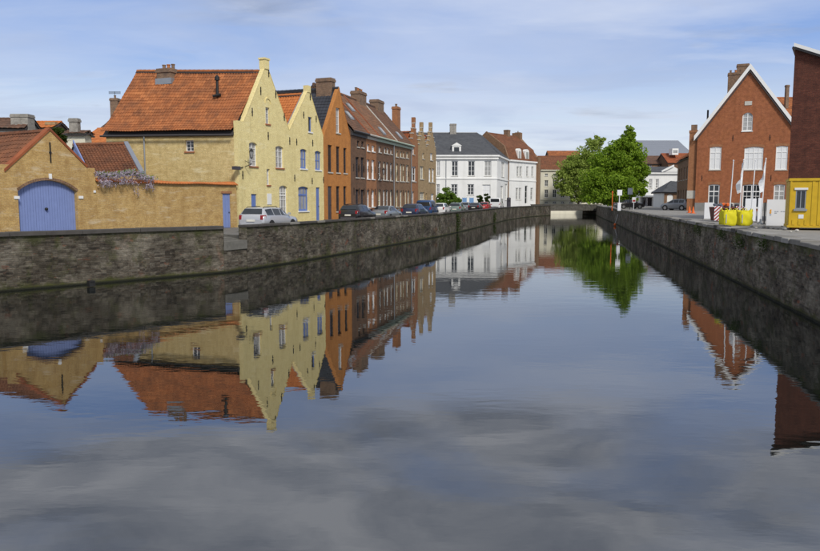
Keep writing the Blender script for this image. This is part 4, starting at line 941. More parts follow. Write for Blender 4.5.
# narrow gable, then two tan stepped gables
def step_gable(fr, s0, s1, zb, za, n, house, wall, ops, grd=SZ, depth=9, roofm=m_redtile):
    m_ = (s0 + s1) / 2; polys = [[(s0, grd), (s1, grd), (s1, zb), (s0, zb)]]; hw = (s1 - s0) / 2; sh = (za - zb) / n
    for i in range(n):
        w_ = hw * (1 - (i + .35) / n); polys.append([(m_ - w_, zb + sh * i), (m_ + w_, zb + sh * i), (m_ + w_, zb + sh * (i + 1)), (m_ - w_, zb + sh * (i + 1))])
    b = facade(fr, polys, ops); b.build('wall', wall, house)
    o = MB()
    for i in range(n):
        w_ = hw * (1 - (i + .35) / n); o.box(fr, m_ - w_, m_ + w_, .004, .34, zb + sh * i, zb + sh * (i + 1) - .002); 
    o.box(fr, s0, s1, .17, .34, grd, zb - .004)
    for s_ in (s0, s1): o.poly([fr.p(s_, .0, grd), fr.p(s_, depth, grd), fr.p(s_, depth, zb - .3), fr.p(s_, 0, zb - .3)])
    o.poly([fr.p(s0, depth, grd), fr.p(s1, depth, grd), fr.p(s1, depth, zb - .3), fr.p(m_, depth, za - 1), fr.p(s0, depth, zb - .3)]); o.build('rear_walls', wall, house)
    for i in range(n):
        w_ = hw * (1 - (i + .35) / n); wn = hw * (1 - (i + 1.35) / n) if i < n - 1 else 0
        for sg in (-1, 1):
            a, c = sorted((m_ + sg * w_ * 1.04, m_ + sg * max(wn, .01))); st = MB(); st.box(fr, a, c, -.05, .38, zb + sh * (i + 1), zb + sh * (i + 1) + .09); st.build('step_coping', m_stone, house)
    r0, r1 = fr.p(m_, .35, za - .9), fr.p(m_, depth, za - .9)
    roof(house, [(fr.p(s0 - .05, depth, zb - .35), fr.p(s0 - .05, .35, zb - .35), r0, r1), (fr.p(s1 + .05, .35, zb - .35), fr.p(s1 + .05, depth, zb - .35), r1, r0)], roofm, ridge=(r1, r0), samp=4)
    pn = MB(); pn.box(fr, m_ - .22, m_ + .22, -.04, .36, za + .09, za + .7); pn.build('gable_pinnacle', wall, house)
zt = lambda px, py: fR.sz(px, py)[1]
s_a, s_b, s_c, s_d = T(411.6)[0], T(418)[0], T(427)[0], T(436)[0]
he = thing('step_gabled_house', 'slim red brown step gabled house with white cross window after the brown row', 'house', tuple(fR.p(s_a, 0, g)), 'step gabled houses at the end of the row')
oe = [rw(492, 524, 182, 285), rw(490, 512, 355, 455), rw(500, 514, 52, 100)]
step_gable(fR, s_a, s_b, zt(413, 144), zt(416, 124), 4, he, m_redbrown, oe)
chimney(he, fR, CH3[0] - .6, CH3[0] + .6, HD - .35, HD + .35, zE - 2.5, CH3[1], m_redbrown, pots=1)
for o in oe: window(he, fR, o, nv=1, nh=1, fw=.12, pane=m_glass, sill=m_stone)
hf = thing('step_gabled_house', 'tan brick step gabled house, left one of the tan pair', 'house', tuple(fR.p(s_b, 0, g)), 'step gabled houses at the end of the row')
of = [rw(552, 577, 180, 270), rw(550, 582, 360, 410), rw(590, 612, 368, 425), rw(568, 580, 90, 130)]
step_gable(fR, s_b + .01, s_c, zt(420, 149), zt(423.5, 128.5), 5, hf, m_tanb, of, roofm=m_freshtile)
for o in of: window(hf, fR, o, nv=1, nh=2, fw=.1, pane=m_curt, frame=m_cream, sill=m_stone)
hg = thing('step_gabled_house', 'tan brick step gabled house with white door, beside the white mansion', 'house', tuple(fR.p(s_c, 0, g)), 'step gabled houses at the end of the row')
oh = [rw(612, 627, 195, 290), rw(634, 650, 197, 292), rw(627, 648, 370, 445), rw(622, 640, 90, 140)]
step_gable(fR, s_c + .01, s_d, zt(430, 150), zt(431.5, 128), 5, hg, m_tanb, oh)
for o in oh: window(hg, fR, o, nv=0, nh=2, fw=.12, pane=m_blind, frame=m_whitetrim, sill=m_stone)

# ------------------------------------------------------------------ white mansion
fW = Fr(4.0, 155, 90); wmX = lambda px, py=180: fW.sz(px, py)
wm = thing('mansion', 'large white plastered mansion with grey hipped slate roof', 'building', (11, 155, g))
sw_1 = wmX(497)[0]; zeW = wmX(460, 155)[1]
cw_ = lambda a, b_, c, d: fW.rect(430 + a / 5.8, 430 + b_ / 5.8, 120 + c / 5.8, 120 + d / 5.8)
oW = [cw_(40, 58, 237, 325), cw_(125, 162, 237, 325), cw_(220, 260, 237, 325), cw_(315, 355, 237, 325), cw_(37, 57, 372, 435), cw_(122, 160, 372, 435), cw_(217, 255, 372, 435), cw_(303, 350, 375, 462)]
b = facade(fW, [[(-6, g), (sw_1, g), (sw_1, zeW), (-6, zeW)]], oW, reveal=.3); b.build('wall', m_white, wm)
for i, o in enumerate(oW): window(wm, fW, o, nv=1, nh=2, rec=.22, fw=.14, pane=(m_curt if i in (3,) else m_blind if i == 7 else m_glass), sill=m_stone if i < 7 else None, name='window' if i < 7 else 'garden_door')
cor = fW.p(sw_1, 0, 0); fWs = Fr(cor.x, cor.y, 14.4)
lw = fWs.sz(508, 180)[0]
oWs = [fWs.rect(501.4, 504.2, 162, 177), fWs.rect(500.5, 503, 186, 199), fWs.rect(505, 507, 184, 200)]
b = facade(fWs, [[(0.01, g), (lw, g), (lw, zeW), (0.01, zeW)]], oWs, reveal=.3); b.build('side_wall', m_white, wm)
for o in oWs: window(wm, fWs, o, nv=1, nh=2, rec=.22, fw=.18, pane=m_curt, sill=m_stone)
cn = MB(); cn.box(fW, -6, sw_1 + .25, -.35, -.003, zeW - .9, zeW - .55); cn.box(fW, -6, sw_1 + .4, -.55, -.002, zeW - .35, zeW); zb_ = wmX(460, 178)[1]; cn.box(fW, -6, sw_1 + .1, -.14, -.004, zb_ - .25, zb_)
cn.build('cornice', m_white, wm)
cn = MB(); cn.box(fWs, .02, lw, -.5, -.002, zeW - .35, zeW - .001); cn.box(fWs, .02, lw, -.13, -.004, zb_ - .25, zb_ - .003); cn.build('side_cornice', m_white, wm)
zrW = fW.sz(460, 132.5, t=9)[1]; nW = 18
eA, eB = fW.p(-6, -.5, zeW), fW.p(sw_1 + .4, -.5, zeW); eC = fWs.p(lw, -.5, zeW); eD = Vector((-2, 155 + nW + 6, zeW)) ; rA = fW.p(-6, 9, zrW); rB = fW.p(fW.sz(477, 132, t=9)[0], 9, zrW)
roof(wm, [(eA, eB, rB, rA), (eB, eC, rB + Vector((1.5, 6, 0)), rB), (eC, Vector((-2, 178, zeW)), rA + Vector((0, 6, 0)), rB + Vector((1.5, 6, 0)))], m_greyslate, amp=0, tw=.5, th=.45, ridge=(rA, rB), ridge_mat=m_zinc)
q = fW.sz(453, 124, t=9); chimney(wm, fW, q[0] - .7, q[0] + .7, 8.3, 9.7, zrW - 2.5, q[1], m_greystone, pots=0)
dm_ = cw_(130, 182, 144, 190); dfr = Fr(4.0, 155.9, 90); db = MB(); db.box(dfr, dm_[0], dm_[1], 0, 3.0, zeW + .05, zeW + 2.0); d_ = db.build('dormer', m_white, wm)
pd = MB(); mS = (dm_[0] + dm_[1]) / 2; P_ = dfr.p
pd.poly([P_(dm_[0] - .2, -.1, zeW + 2.0), P_(dm_[1] + .2, -.1, zeW + 2.0), P_(mS, -.1, zeW + 2.7)]); pd.poly([P_(dm_[0] - .2, -.1, zeW + 2.0), P_(mS, -.1, zeW + 2.7), P_(mS, 3.2, zeW + 2.7), P_(dm_[0] - .2, 3.2, zeW + 2.0)]); pd.poly([P_(dm_[1] + .2, -.1, zeW + 2.0), P_(mS, -.1, zeW + 2.7), P_(mS, 3.2, zeW + 2.7), P_(dm_[1] + .2, 3.2, zeW + 2.0)]); pd.build('pediment', m_white, d_)
dg = MB(); dg.box(dfr, mS - .55, mS + .55, -.03, .05, zeW + .4, zeW + 1.7); dg.build('pane', m_glass, d_)
dp_ = MB(); a = wmX(446)[0]; dp_.tube([fW.p(a, -.1, zeW - 1), fW.p(a, -.1, g)], .07, .07, 6); dp_.build('downpipe', m_zinc, wm)

# ------------------------------------------------------------------ white house with red mansard roof
p0 = fWs.p(lw, 0, 0); fM = Fr(p0.x + .05, p0.y + .3, 38)
mX = lambda px, py=180: fM.sz(px, py)
mh = thing('mansard_house', 'white house with red brown mansard roof and white dormers by the bridge', 'house', (p0.x, p0.y, g))
cm_ = lambda a, b_, c, d: fM.rect(500 + a / 5.51, 500 + b_ / 5.51, 120 + c / 5.51, 120 + d / 5.51)
LM = mX(536)[0]; zeM = mX(520, 160.5)[1]
oM = [cm_(a, b_, 256, 312) for a, b_ in ((92, 105), (108, 121), (145, 157), (173, 185))] + [cm_(a, b_, 374, 440) for a, b_ in ((87, 100), (104, 117), (168, 182))] + [cm_(137, 152, 362, 462)]
b = facade(fM, [[(0, g), (LM, g), (LM, zeM), (0, zeM)]], oM, reveal=.3); b.build('wall', m_white, mh)
for i, o in enumerate(oM): window(mh, fM, o, nv=0, nh=2, rec=.22, fw=.12, pane=m_curt if i < 7 else m_glass, sill=m_stone if i < 7 else None, name='window' if i < 7 else 'glazed_door')
cn = MB(); cn.box(fM, 0, LM, -.4, -.003, zeM - .35, zeM); cn.box(fM, 0, LM, -.12, -.004, zeM - 5.0, zeM - 4.75); cn.build('cornice', m_white, mh)
zk = mX(520, 148)[1]; zrM = fM.sz(520, 137, t=6)[1]
roof(mh, [(fM.p(0, -.3, zeM), fM.p(LM, -.3, zeM), fM.p(LM, .9, zk), fM.p(0, .9, zk)), (fM.p(0, .9, zk), fM.p(LM, .9, zk), fM.p(LM, 6, zrM), fM.p(0, 6, zrM)), (fM.p(LM, 12, zk - 1), fM.p(0, 12, zk - 1), fM.p(0, 6, zrM), fM.p(LM, 6, zrM))], m_browntile, amp=0, tw=.4, th=.4, ridge=(fM.p(0, 6, zrM), fM.p(LM, 6, zrM)))
for a, b_ in ((97, 115), (138, 158)):
    o = cm_(a, b_, 168, 222); b = MB(); b.box(fM, o[0], o[1], -.12, 1.6, zeM + .02, zeM + 2.4)
    ap_ = arch_pts(o[0], o[1], zeM + 2.9, .5, 6); b.poly([fM.p(x, -.12, z) for x, z in ap_])
    for p, q in zip(ap_, ap_[1:]): b.poly([fM.p(p[0], -.12, p[1]), fM.p(q[0], -.12, q[1]), fM.p(q[0], 1.8, q[1]), fM.p(p[0], 1.8, p[1])])
    d_ = b.build('dormer', m_white, mh); gp = MB(); gp.box(fM, o[0] + .35, o[1] - .35, -.15, -.05, zeM + .5, zeM + 2.2); gp.build('pane', m_curt, d_)
ew = MB(); 
zt_ = fM.sz(537, 131.5)[1]
ew.hexa([fM.p(LM, -.6, g), fM.p(LM + 1.1, -.6, g), fM.p(LM + 1.1, 12, g), fM.p(LM, 12, g), fM.p(LM, -.6, zeM + 1.2), fM.p(LM + 1.1, -.6, zeM + 1.2), fM.p(LM + 1.1, 12, zeM + 1.2), fM.p(LM, 12, zeM + 1.2)])
zg_ = zeM + 1.204
ew.hexa([fM.p(LM, .0, zg_), fM.p(LM + 1.1, .0, zg_), fM.p(LM + 1.1, 11.5, zg_), fM.p(LM, 11.5, zg_), fM.p(LM, 4.8, zt_ - 1.6), fM.p(LM + 1.1, 4.8, zt_ - 1.6), fM.p(LM + 1.1, 7.2, zt_ - 1.6), fM.p(LM, 7.2, zt_ - 1.6)])
ew.box(fM, LM, LM + 1.1, 4.8, 7.2, zt_ - 1.596, zt_); ew.build('end_gable', m_brownb2, mh)
q = fM.sz(507, 130, t=6); chimney(mh, fM, q[0] - .6, q[0] + .6, 5.4, 6.6, zrM - 1, q[1], m_chim, pots=0)
q = fM.sz(518, 132.5, t=6); chimney(mh, fM, q[0] - .5, q[0] + .5, 5.4, 6.6, zrM - 1, q[1], m_chim, pots=1)
rw_ = MB(); pfl = [(-.3, g), (12, g), (12, zk - 1), (6, zrM + .25), (.9, zk + .25), (-.3, zeM + .1)]
for s_ in (-.5, -.02): rw_.poly([fM.p(s_, t_, z_) for t_, z_ in pfl])
for p, q in zip(pfl, pfl[1:] + pfl[:1]): rw_.poly([fM.p(-.5, *p), fM.p(-.02, *p), fM.p(-.02, *q), fM.p(-.5, *q)])
rw_.build('party_wall', m_brownb2, mh)

# ------------------------------------------------------------------ cream building beyond the bridge
fC = Fr(35.0, 200, 92)
cx_ = lambda px, py=180: fC.sz(px, py)
cb_ = thing('terrace_building', 'cream plastered building with orange roof beyond the bridge', 'building', (45, 200, g))
c0_, c1_ = cx_(540.5)[0], cx_(604)[0]; zeC = cx_(560, 169.5)[1]
oC = []
for px in (546.3, 554.4, 562.6, 571, 579.5, 588, 596.5):
    for (yt, yb, hw) in ((173.6, 176.2, 1.6), (180.2, 186.3, 1.8), (189.6, 197.7, 1.9), (201.3, 203.6, 1.8)): oC.append(fC.rect(px - hw, px + hw, yt, yb))
b = facade(fC, [[(c0_, g - 2.2), (c1_, g - 2.2), (c1_, zeC), (c0_, zeC)]], oC, reveal=.3); b.build('wall', m_cream, cb_)
for o in oC: window(cb_, fC, o, nv=1, nh=1, rec=.2, fw=.12, sill=m_stone)
cn = MB(); cn.box(fC, c0_, c1_, -.4, -.003, zeC - .35, zeC); zb_ = cx_(560, 199.3)[1]; cn.box(fC, c0_, c1_, -.14, -.004, zb_ - .2, zb_); cn.build('cornice', m_cream, cb_)
b = MB(); b.box(fC, c0_, c1_, .31, 12, g, zeC - .02); b.build('rear_walls', m_cream, cb_)
zrC = fC.sz(560, 156, t=6)[1]
roof(cb_, [(fC.p(c0_ - .2, -.4, zeC), fC.p(c1_, -.4, zeC), fC.p(c1_, 6, zrC), fC.p(c0_ - .2, 6, zrC)), (fC.p(c1_, 12, zeC), fC.p(c0_ - .2, 12, zeC), fC.p(c0_ - .2, 6, zrC), fC.p(c1_, 6, zrC))], m_browntile, amp=.03, tw=.5, th=.5, samp=4, ridge=(fC.p(c0_, 6, zrC), fC.p(c1_, 6, zrC)))
dfb = MB(); o = fC.rect(553.5, 560.5, 156, 163); P_ = fC.p
def simple_house(name, label, c, wx, wy, ze, zr, ang, wall, roofm, cat='house', gz=None, group=None, tk=dict(tw=.5, th=.5, amp=.03, samp=4), ops_y=None):
    """background house: ridge along s"""
    fr = Fr(c[0], c[1], ang); gz = g if gz is None else gz
    h = thing(name, label, cat, (c[0], c[1], gz), group)
    ops = []
    if ops_y:
        n = max(1, int(wx / 2.8))
        for k in range(n):
            for (a, b_) in ops_y: x = wx * (k + .5) / n; ops.append((x - .5, x + .5, gz + a, gz + b_, 0))
    b = facade(fr, [[(0, gz), (wx, gz), (wx, ze), (0, ze)]], ops); b.build('wall', wall, h)
    o = MB()
    for s_ in (0, wx): o.poly([fr.p(s_, 0, gz), fr.p(s_, wy, gz), fr.p(s_, wy, ze), fr.p(s_, wy / 2, zr - .1), fr.p(s_, 0, ze)])
    o.poly([fr.p(0, wy, gz), fr.p(wx, wy, gz), fr.p(wx, wy, ze), fr.p(0, wy, ze)]); o.build('rear_walls', wall, h)
    for op in ops: window(h, fr, op, nv=1, nh=1, fw=.08, sill=m_stone)
    r0, r1 = fr.p(-.2, wy / 2, zr), fr.p(wx + .2, wy / 2, zr)
    roof(h, [(fr.p(-.2, -.3, ze), fr.p(wx + .2, -.3, ze), r1, r0), (fr.p(wx + .2, wy + .3, ze), fr.p(-.2, wy + .3, ze), r0, r1)], roofm, ridge=(r0, r1), **tk)
    return h, fr
pA = atY(551, 160, 222); zz1 = atY(560, 160.5, 222).z; zz2 = atY(560, 151, 228).z
simple_house('house', 'orange roofed house behind the cream building', (pA.x, 222), 9.5, 12, zz1, zz2, 90, m_brownb2, m_orangetile)

# ------------------------------------------------------------------ bridge across the far end
br = thing('bridge', 'low stone bridge crossing the canal at its far end', 'bridge', (37, 167, 0))
bA, bB = Vector((30.5, 164.0)), Vector((44.5, 168.2)); bt = (bB - bA).normalized(); ba = math.degrees(math.atan2(bt.x, bt.y)); fB = Fr(bA.x, bA.y, ba); LB_ = (bB - bA).length
b = MB(); b.box(fB, 0, LB_, 0, 7, 1.05, 1.75); b.build('deck', m_bridge, br)
for t0 in (0.02, 6.68):
    b = MB(); b.box(fB, 0, LB_, t0, t0 + .3, 1.754, 2.35); b.build('parapet', m_bridge, br)
    b = MB(); b.box(fB, -.1, LB_ + .1, t0 - .06, t0 + .36, 2.354, 2.48); b.build('parapet_coping', m_bridge, br)
for s0_, s1_ in ((-1.5, 1.6), (LB_ - .9, LB_ + 2)):
    b = MB(); b.box(fB, s0_, s1_, .01, 6.9, -.6, 1.046); b.build('abutment', m_quayR, br)
eb = thing('embankment_wall', 'pale plastered embankment wall glimpsed under the bridge', 'wall', (38, 186, 0)); b = MB(); b.box(None, 26, 50, 186, 187.2, -.6, 1.9); b.build('wall_body', m_cream, eb)

# ------------------------------------------------------------------ old houses and chimneys peeping over the left roofs
bgl = 'background houses behind the left bank'
def stack(name, label, px0, px1, py0, py1, Y, mat, zg, pots=2):
    a = atY(px0, (py0 + py1) / 2, Y); c = atY(px1, (py0 + py1) / 2, Y); zt_ = atY(px0, py0, Y).z; zb_ = atY(px0, py1, Y).z
    return a, c, zt_, zb_
pA = atY(-14, 128, 72); pB = atY(24.5, 128, 72)
hh, fr_ = simple_house('house', 'grey stone house peeping over the roof at the far left', (pA.x, 72), pB.x - pA.x, 3, atY(10, 128, 72).z, atY(15, 121, 76).z, 90, m_greystone, m_oldtile)
chimney(hh, fr_, 2.3, 4.0, .3, 1.6, atY(15, 128, 72).z - 1, atY(15, 113.5, 72).z, m_greystone, pots=0)
pA = atY(25, 127, 84); pB = atY(52, 127, 84)
hh, fr_ = simple_house('house', 'small orange roofed house peeping above the gate roof', (pA.x, 84), pB.x - pA.x, 4, atY(30, 127.5, 84).z, atY(30, 121.5, 86).z, 90, m_chim, m_freshtile)
q = atY(47, 121.5, 84); chimney(hh, fr_, q.x - pA.x - .5, q.x - pA.x + .6, .6, 1.4, q.z - 2.5, q.z, m_tanb, pots=0)
pA = atY(66, 131, 62); pB = atY(88, 131, 62)
hh, fr_ = simple_house('house', 'pale rendered house with tall brick chimney behind the outbuilding', (pA.x, 62), pB.x - pA.x - .3, 1.3, atY(75, 133, 62).z, atY(75, 131, 62.6).z, 90, m_cream, m_oldtile)
q = atY(73, 118, 62); chimney(hh, fr_, q.x - pA.x - .42, q.x - pA.x + .30, .1, .7, q.z - 3, q.z, m_greystone, pots=0)
pA = atY(80, 142, 70); pB = atY(109, 142, 70)
hh, fr_ = simple_house('house', 'orange roofed house seen between the chimney and the big yellow house', (pA.x, 70), 9, 9, atY(95, 143, 70).z, atY(95, 128.5, 74.5).z, 90, m_cream, m_freshtile)
pA = atY(104, 130, 86); pB = atY(122, 130, 86)
hh, fr_ = simple_house('house', 'brick house with tall chimney stack just left of the big orange roof', (pA.x - 1, 86), 8, 8, atY(108, 134, 86).z, atY(108, 122, 90).z, 90, m_chim, m_oldtile)
q = atY(113.5, 98, 86); ch_ = chimney(hh, fr_, q.x - pA.x + .55, q.x - pA.x + 1.45, .0, .9, q.z - 5, q.z, m_chim, pots=1)
an = MB(); an.tube([fr_.p(q.x - pA.x + 1, .4, q.z), fr_.p(q.x - pA.x + 1, .4, q.z + .8)], .03, .03, 4); 
for k in range(4): an.tube([fr_.p(q.x - pA.x + .3 , .4, q.z + .55 + k * .08), fr_.p(q.x - pA.x + 1.7, .4, q.z + .55 + k * .08)], .02, .02, 4)
an.build('aerial', m_iron, ch_)

# ------------------------------------------------------------------ right bank buildings
gR = QZ
fr_red = Fr(35.45, 90.6, 113)
X = lambda px, py=180: fr_red.sz(px, py)
rh = thing('brick_gable_building', 'tall red brick gabled building with white bargeboards on the right bank', 'building', (41.5, 89.5, gR))
apr = X(750.3, 69.3); zeR = X(696.5, 136.5)[1]; hwR = apr[0] - X(697, 150)[0]; s0r, s1r = apr[0] - hwR, apr[0] + hwR
c8 = lambda a, b_, c, d, rise=0.0: fr_red.rect(690 + a / 5.51, 690 + b_ / 5.51, 140 + c / 5.51, 140 + d / 5.51, rise)
oR = [c8(108, 172, 38, 164, .08), c8(298, 403, 38, 164, .15), c8(472, 538, 33, 164, .08), c8(100, 162, 245, 372, .08), c8(288, 388, 245, 375, .1), c8(460, 522, 245, 370, .08), fr_red.rect(742.2, 752.8, 112.5, 131, .5)]
b = facade(fr_red, [[(s0r, gR), (s1r, gR), (s1r, zeR), apr, (s0r, zeR)]], oR, reveal=.22); b.build('wall', m_redb, rh)
for i, o in enumerate(oR):
    if i < 3: window(rh, fr_red, o, nv=1 if i != 1 else 3, nh=1, rec=.10, fw=.10, pane=m_blind, sill=m_stone, transom=.75)
    elif i < 6: window(rh, fr_red, o, nv=1 if i != 4 else 3, nh=1, rec=.14, fw=.13, pane=m_glass if i < 5 else m_curt, sill=m_stone, transom=.7)
    else: window(rh, fr_red, o, nv=1, nh=3, rec=.14, fw=.12, pane=m_curt, sill=m_whitetrim)
    if i < 6:
        ab = MB()
        ap_ = arch_pts(o[0] - .1, o[1] + .1, o[3] + .03, max(o[4], .08), 8)
        for p, q in zip(ap_, ap_[1:]): ab.hexa([fr_red.p(p[0], -.025, p[1]), fr_red.p(q[0], -.025, q[1]), fr_red.p(q[0], -.002, q[1]), fr_red.p(p[0], -.002, p[1]), fr_red.p(p[0], -.025, p[1] + .3), fr_red.p(q[0], -.025, q[1] + .3), fr_red.p(q[0], -.002, q[1] + .3), fr_red.p(p[0], -.002, p[1] + .3)])
        ab.build('window_arch', m_redbrown, rh)
o = fr_red.rect(744.7, 752, 101.2, 105.2); b = MB(); b.box(fr_red, o[0], o[1], -.05, -.002, o[2], o[3]); b.build('date_stone', m_stone, rh)
for px, py in ((733, 138), (770, 137.5), (702, 178), (732, 178), (771, 178)): q = X(px, py); anchor(rh, fr_red, q[0], q[1], .7)
for a, c in ((s0r + .002, X(707.5, 200)[0]), (X(720, 200)[0], X(741.5, 200)[0]), (X(761, 200)[0], X(773, 200)[0])):
    b = MB(); b.box(fr_red, a, c, -.07, -.003, gR, gR + 1.0); b.build('plinth', m_plinth, rh)
DR = 14.0
rr0, rr1 = fr_red.p(apr[0], -.25, apr[1] + .1), fr_red.p(apr[0], DR, apr[1] + .1); slR = (apr[1] - zeR) / hwR
roof(rh, [(fr_red.p(s0r - .35, DR, zeR - .35 * slR + .1), fr_red.p(s0r - .35, -.25, zeR - .35 * slR + .1), rr0, rr1), (fr_red.p(s1r + .35, -.25, zeR - .35 * slR + .1), fr_red.p(s1r + .35, DR, zeR - .35 * slR + .1), rr1, rr0)], m_redtile, ridge=(rr1, rr0))
for sg in (-1, 1):
    b = MB(); e = fr_red.p(apr[0] + sg * (hwR + .4), -.32, zeR - .4 * slR); e2 = fr_red.p(apr[0] + sg * (hwR + .4), -.20, zeR - .4 * slR); a = fr_red.p(apr[0], -.32, apr[1]); a2 = fr_red.p(apr[0], -.20, apr[1])
    u_ = Vector((0, 0, .62)); b.hexa([e, a, a2, e2, e + u_, a + u_, a2 + u_, e2 + u_]); b.build('bargeboard', m_whitetrim, rh)
b = MB()
fs_red = Fr(fr_red.p(s0r, 0, 0).x, fr_red.p(s0r, 0, 0).y, 12)     # canal-side flank
b = MB(); b.poly([fr_red.p(s0r, 0, gR), fr_red.p(s0r, DR, gR), fr_red.p(s0r, DR, zeR), fr_red.p(s0r, 0, zeR)]); b.poly([fr_red.p(s1r, 0, gR), fr_red.p(s1r, DR, gR), fr_red.p(s1r, DR, zeR), fr_red.p(s1r, 0, zeR)])
b.poly([fr_red.p(s0r, DR, gR), fr_red.p(s1r, DR, gR), fr_red.p(s1r, DR, zeR), fr_red.p(apr[0], DR, apr[1]), fr_red.p(s0r, DR, zeR)]); b.build('rear_walls', m_redb, rh)
# pilaster-like corner stack at the left with a pale band
b = MB(); zp = atY(691, 190.5, 91).z; b.box(fr_red, s0r - .95, s0r - .02, .3, 1.6, gR, zeR + .5); b.box(fr_red, s0r - 1.0, s0r + .05, .25, 1.65, zeR + .504, zeR + .8); pl_ = b.build('corner_pier', m_redbrown, rh)
b = MB(); b.box(fr_red, s0r - .98, s0r - .01, .27, 1.63, zp - 1.0, zp); b.build('pale_band', m_stone, pl_)
b = MB(); b.box(fr_red, s0r - .8, s0r - .1, .5, 1.4, zeR + .8, zeR + 1.5); b.build('pier_cap', m_chim, pl_)
q = fr_red.sz(736.5, 73, t=3); chimney(rh, fr_red, q[0] - .95, q[0] + .75, 2.4, 3.6, q[1] - 4, q[1], m_chim, pots=3)
q = fr_red.sz(743.5, 64.5, t=6); chimney(rh, fr_red, q[0] - .75, q[0] + .65, 5.4, 6.6, q[1] - 4, q[1], m_chim, pots=0)
q = fr_red.sz(708, 110, t=9); b = MB(); b.tube([fr_red.p(q[0], 9, q[1] - 3), fr_red.p(q[0], 9, q[1])], .12, .12, 6); b.build('vent_pipe', m_iron, rh)

# wing running on behind it along the quay
fwi = Fr(37.15, 95.6, 14)
wg = thing('brick_wing', 'lower brown brick wing running back from the red gable', 'building', (37, 94, gR))
zw = 9.4; lwg = 17
ow = [(2 + 3 * k, 3.1 + 3 * k, gR + a, gR + b_, .1) for k in range(5) for a, b_ in ((1.0, 2.8), (4.2, 6.0))]
fwi2 = Fr(fwi.o.x, fwi.o.y, 14, flip=True)
b = facade(fwi2, [[(0, gR), (lwg, gR), (lwg, zw), (0, zw)]], ow); b.poly([fwi2.p(lwg, 0, gR), fwi2.p(lwg, 9, gR), fwi2.p(lwg, 9, zw), fwi2.p(lwg, 4.5, zw + 3.4), fwi2.p(lwg, 0, zw)]); b.build('wall', m_brownb2, wg)
for o in ow: window(wg, fwi2, o, nv=1, nh=2, fw=.08, sill=m_stone)
roof(wg, [(fwi2.p(lwg + .2, -.3, zw), fwi2.p(0, -.3, zw), fwi2.p(0, 4.5, zw + 3.5), fwi2.p(lwg + .2, 4.5, zw + 3.5)), (fwi2.p(0, 9, zw), fwi2.p(lwg + .2, 9, zw), fwi2.p(lwg + .2, 4.5, zw + 3.5), fwi2.p(0, 4.5, zw + 3.5))], m_orangetile, ridge=(fwi2.p(0, 4.5, zw + 3.5), fwi2.p(lwg, 4.5, zw + 3.5)), samp=4)

# low pavilion with a dark hipped roof
fp = Fr(atY(664, 200, 124).x, 124, 96); lp = atY(694, 200, 124).x - fp.o.x
pv = thing('pavilion', 'low brick pavilion with dark hipped roof and white arches beyond the red gable', 'building', (fp.o.x, 124, gR))
zp_ = atY(670, 192, 124).z; zpr = atY(678, 181, 128).z
op = [(.5 + 1.5 * k, 1.5 + 1.5 * k, gR, zp_ - .4, .3) for k in range(1)]
b = facade(fp, [[(0, gR), (lp, gR), (lp, zp_), (0, zp_)]], op); b.build('wall', m_brownb2, pv); door(pv, fp, op[0], m_whitetrim, planks=3)
b = MB(); b.poly([fp.p(0, 0, gR), fp.p(0, 8, gR), fp.p(0, 8, zp_), fp.p(0, 0, zp_)]); b.build('side_wall', m_white, pv); b = MB(); b.poly([fp.p(lp, 0, gR), fp.p(lp, 8, gR), fp.p(lp, 8, zp_), fp.p(lp, 0, zp_)]); b.build('side_wall', m_white, pv)
roof(pv, [(fp.p(-.4, -.4, zp_), fp.p(lp, -.4, zp_), fp.p(lp - 1.5, 4, zpr), fp.p(2.0, 4, zpr)), (fp.p(-.4, 8, zp_), fp.p(-.4, -.4, zp_), fp.p(2.0, 4, zpr), fp.p(1.99, 4.01, zpr)), (fp.p(lp, 8.4, zp_), fp.p(-.4, 8.4, zp_), fp.p(2, 4, zpr), fp.p(lp - 1.5, 4, zpr))], m_greyslate, amp=0, tw=.4, th=.35)

# white building with gable and canopy
fw_ = Fr(atY(640, 200, 152).x, 152, 90); lw_ = atY(679, 200, 152).x - fw_.o.x
wb_ = thing('white_building', 'white plastered building with dark entrance canopy at the end of the right quay', 'building', (fw_.o.x, 152, gR))
zw_ = atY(650, 172.5, 152).z
of_ = [fw_.rect(649, 652.2, 179, 188.5), fw_.rect(655.5, 658.8, 179, 188.5)]
dk_ = [fw_.rect(641.5, 646, 197.5, 206), fw_.rect(647.5, 652, 197.5, 206), fw_.rect(653.5, 657.5, 197.5, 206)]
b = facade(fw_, [[(0, gR), (lw_, gR), (lw_, zw_), (0, zw_)]], of_ + dk_, reveal=.3); b.build('wall', m_white, wb_)
for o in of_: window(wb_, fw_, o, nv=1, nh=2, rec=.2, fw=.14, pane=m_glass, sill=m_stone)
for o in dk_: window(wb_, fw_, o, nv=1, nh=0, rec=.25, fw=.1, frame=m_dkpaint, pane=m_glass, name='glazed_door')
sg0_, sg1_ = fw_.sz(662, 175)[0], fw_.sz(684, 175)[0]; zg1 = fw_.sz(674, 166.5)[1]
